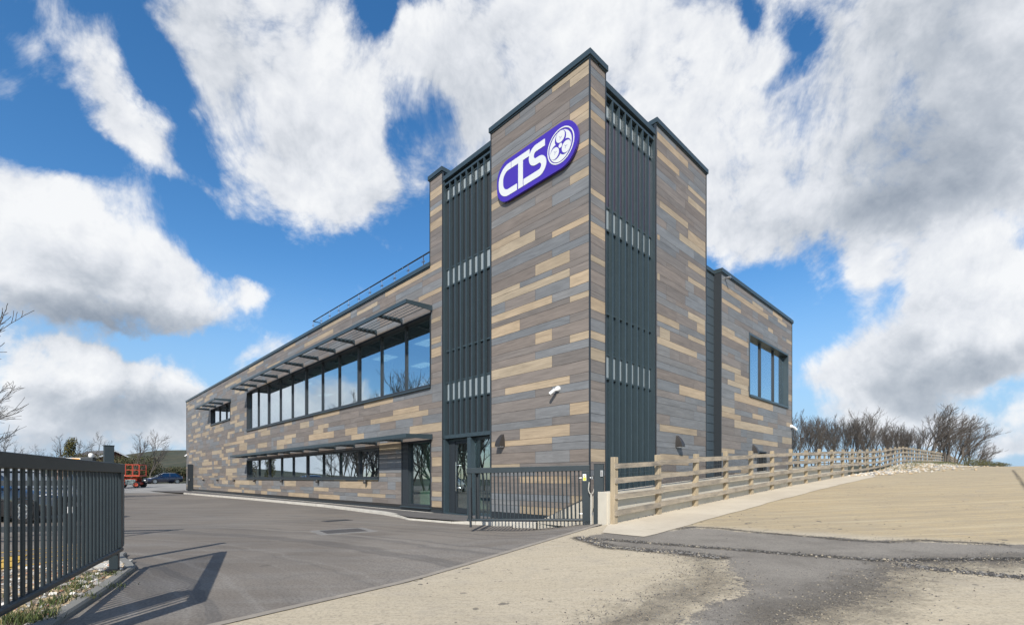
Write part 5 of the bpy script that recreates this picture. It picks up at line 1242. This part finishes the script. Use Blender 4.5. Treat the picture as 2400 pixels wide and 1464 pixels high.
# the western sky, mirrored by the long facade: a low bank of cloud with blue above
xx = N.m('MAXIMUM', N.m('MULTIPLY', sx.outputs['X'], -1.0), .04)
lp = N.n('ShaderNodeCombineXYZ', i_X=N.m('DIVIDE', sx.outputs['Y'], xx), i_Y=N.m('DIVIDE', sx.outputs['Z'], xx), i_Z=0.0).outputs[0]
lw_ = N.n('ShaderNodeVectorMath', operation='ADD', i_0=lp, i_1=warp(3.5, .10, 4)).outputs[0]; lw_ = N.n('ShaderNodeVectorMath', operation='MULTIPLY', i_0=lw_, i_1=(1,1,0)).outputs[0]
def lb(a, b, ra, rb, rot, w): return (1200+a*F, HV-b*F, ra*F, rb*F, rot, w)
SW_ = blobs([lb(.62,.16,.22,.14,0,.95), lb(.34,.11,.14,.09,0,.9), lb(.12,.13,.10,.08,0,.8), lb(.0,.36,.16,.10,20,.7), lb(-.3,.2,.3,.2,0,.8), lb(.95,.25,.25,.16,0,.8), lb(.5,.04,.6,.05,0,.5)], lw_)
wl = N.m('MULTIPLY', N.rng(sx.outputs['X'], -.45, -.70), N.m('SUBTRACT', 1.0, fr2))
gen = N.m('ADD', N.m('MULTIPLY', gen, N.m('SUBTRACT', 1.0, wl)), N.m('MULTIPLY', SW_, wl))
dens = N.m('ADD', N.m('MULTIPLY', N.m('ADD', N.m('MULTIPLY', S, 1.08), .10), fr2), N.m('MULTIPLY', gen, N.m('SUBTRACT', 1.0, fr2)))
det = N.m('ADD', N.m('MULTIPLY', N.m('SUBTRACT', fb1, .5), 3.0), N.m('MULTIPLY', N.m('SUBTRACT', bil, .55), .45))
al = N.rng(N.m('ADD', N.m('MINIMUM', dens, 1.2), det), .20, 1.02)
# relief: brighter where the cloud thins upwards towards the sun, greyer in the thick and on the underside
D2 = N.n('ShaderNodeVectorMath', operation='ADD', i_0=DW, i_1=(-.012,-.01,.022)).outputs[0]
rel = N.m('SUBTRACT', bil, billow(D2))
fr = N.n('ShaderNodeVectorMath', operation='ADD', i_0=D, i_1=(-.02,-.01,.045)).outputs[0]
rel = N.m('ADD', N.m('MULTIPLY', rel, .20), N.m('MULTIPLY', N.m('SUBTRACT', fb1, N.noise(fr, 4.2, 8, .6, .25)), 1.0))
dk = N.m('MULTIPLY', blobs(DK, wv), fr2)
shd = N.m('ADD', N.m('ADD', N.m('MULTIPLY', dk, .58), N.m('MULTIPLY', N.m('SUBTRACT', N.noise(D, 3.2, 6, .6), .5), .55)), N.m('MULTIPLY', rel, -1.0))
shd = N.m('ADD', shd, .13, clamp=True)
cc = N.n('ShaderNodeValToRGB', i_0=shd); cr_ = cc.color_ramp; cr_.elements[0].color = (.80,.81,.82,1); cr_.elements[0].position = .0
cr_.elements[1].color = (.24,.28,.34,1); cr_.elements[1].position = .95
for p_, c_ in ((.20,(.68,.70,.735)),(.5,(.45,.485,.535))):
    e_ = cr_.elements.new(p_); e_.color = (*c_, 1)
CLOUD = .72; SKYS = .105
haze = N.rng(sx.outputs['Z'], 0, .16, .35, 0)
hs_ = N.n('ShaderNodeHueSaturation', i_Saturation=1.3, i_Color=sky.outputs[0])
lowz = N.rng(sx.outputs['Z'], .02, .40, .9, 0)
bc_ = N.mix(N.m('MULTIPLY', lowz, N.rng(sx.outputs['Y'], .25, .6, .15, 1)), hs_.outputs[0], tuple(q_/SKYS for q_ in (.22,.345,.495)))
b1 = N.n('ShaderNodeBackground', i_Color=bc_, i_Strength=SKYS)
cm = N.mix(haze, cc.outputs[0], (.56,.63,.72))
b2 = N.n('ShaderNodeBackground', i_Color=cm, i_Strength=CLOUD)
mx = N.n('ShaderNodeMixShader', i_0=N.m('MULTIPLY', al, .97), i_1=b1.outputs[0], i_2=b2.outputs[0])
N.n('ShaderNodeOutputWorld', i_Surface=mx.outputs[0])
W.cycles.sampling_method = 'MANUAL'; W.cycles.sample_map_resolution = 512
sun = bpy.data.lights.new('sun', 'SUN'); sun.energy = 3.3; sun.angle = math.radians(.5); sun.color = (1,.945,.86)
so = bpy.data.objects.new('sun', sun); COL.objects.link(so)
d_ = Vector((AZ[0]*math.cos(EL), AZ[1]*math.cos(EL), -math.sin(EL))); so.rotation_euler = d_.to_track_quat('-Z', 'Y').to_euler(); so.location = (-5,-20,30)
cam = bpy.data.cameras.new('camera'); cam.sensor_fit = 'HORIZONTAL'; cam.sensor_width = 36; cam.lens = 36*F/2400; cam.shift_y = (HV-732)/2400; cam.clip_end = 3000; cam.clip_start = .05
co_ = bpy.data.objects.new('camera', cam); COL.objects.link(co_); co_.location = (0,0,EYE); co_.rotation_euler = (PI/2,0,0); SC.camera = co_
SC.view_settings.view_transform = 'Standard'; SC.view_settings.look = 'None'; SC.view_settings.exposure = .72; SC.view_settings.gamma = 1
SC.render.engine = 'CYCLES'; SC.cycles.max_bounces = 8; SC.cycles.transparent_max_bounces = 24
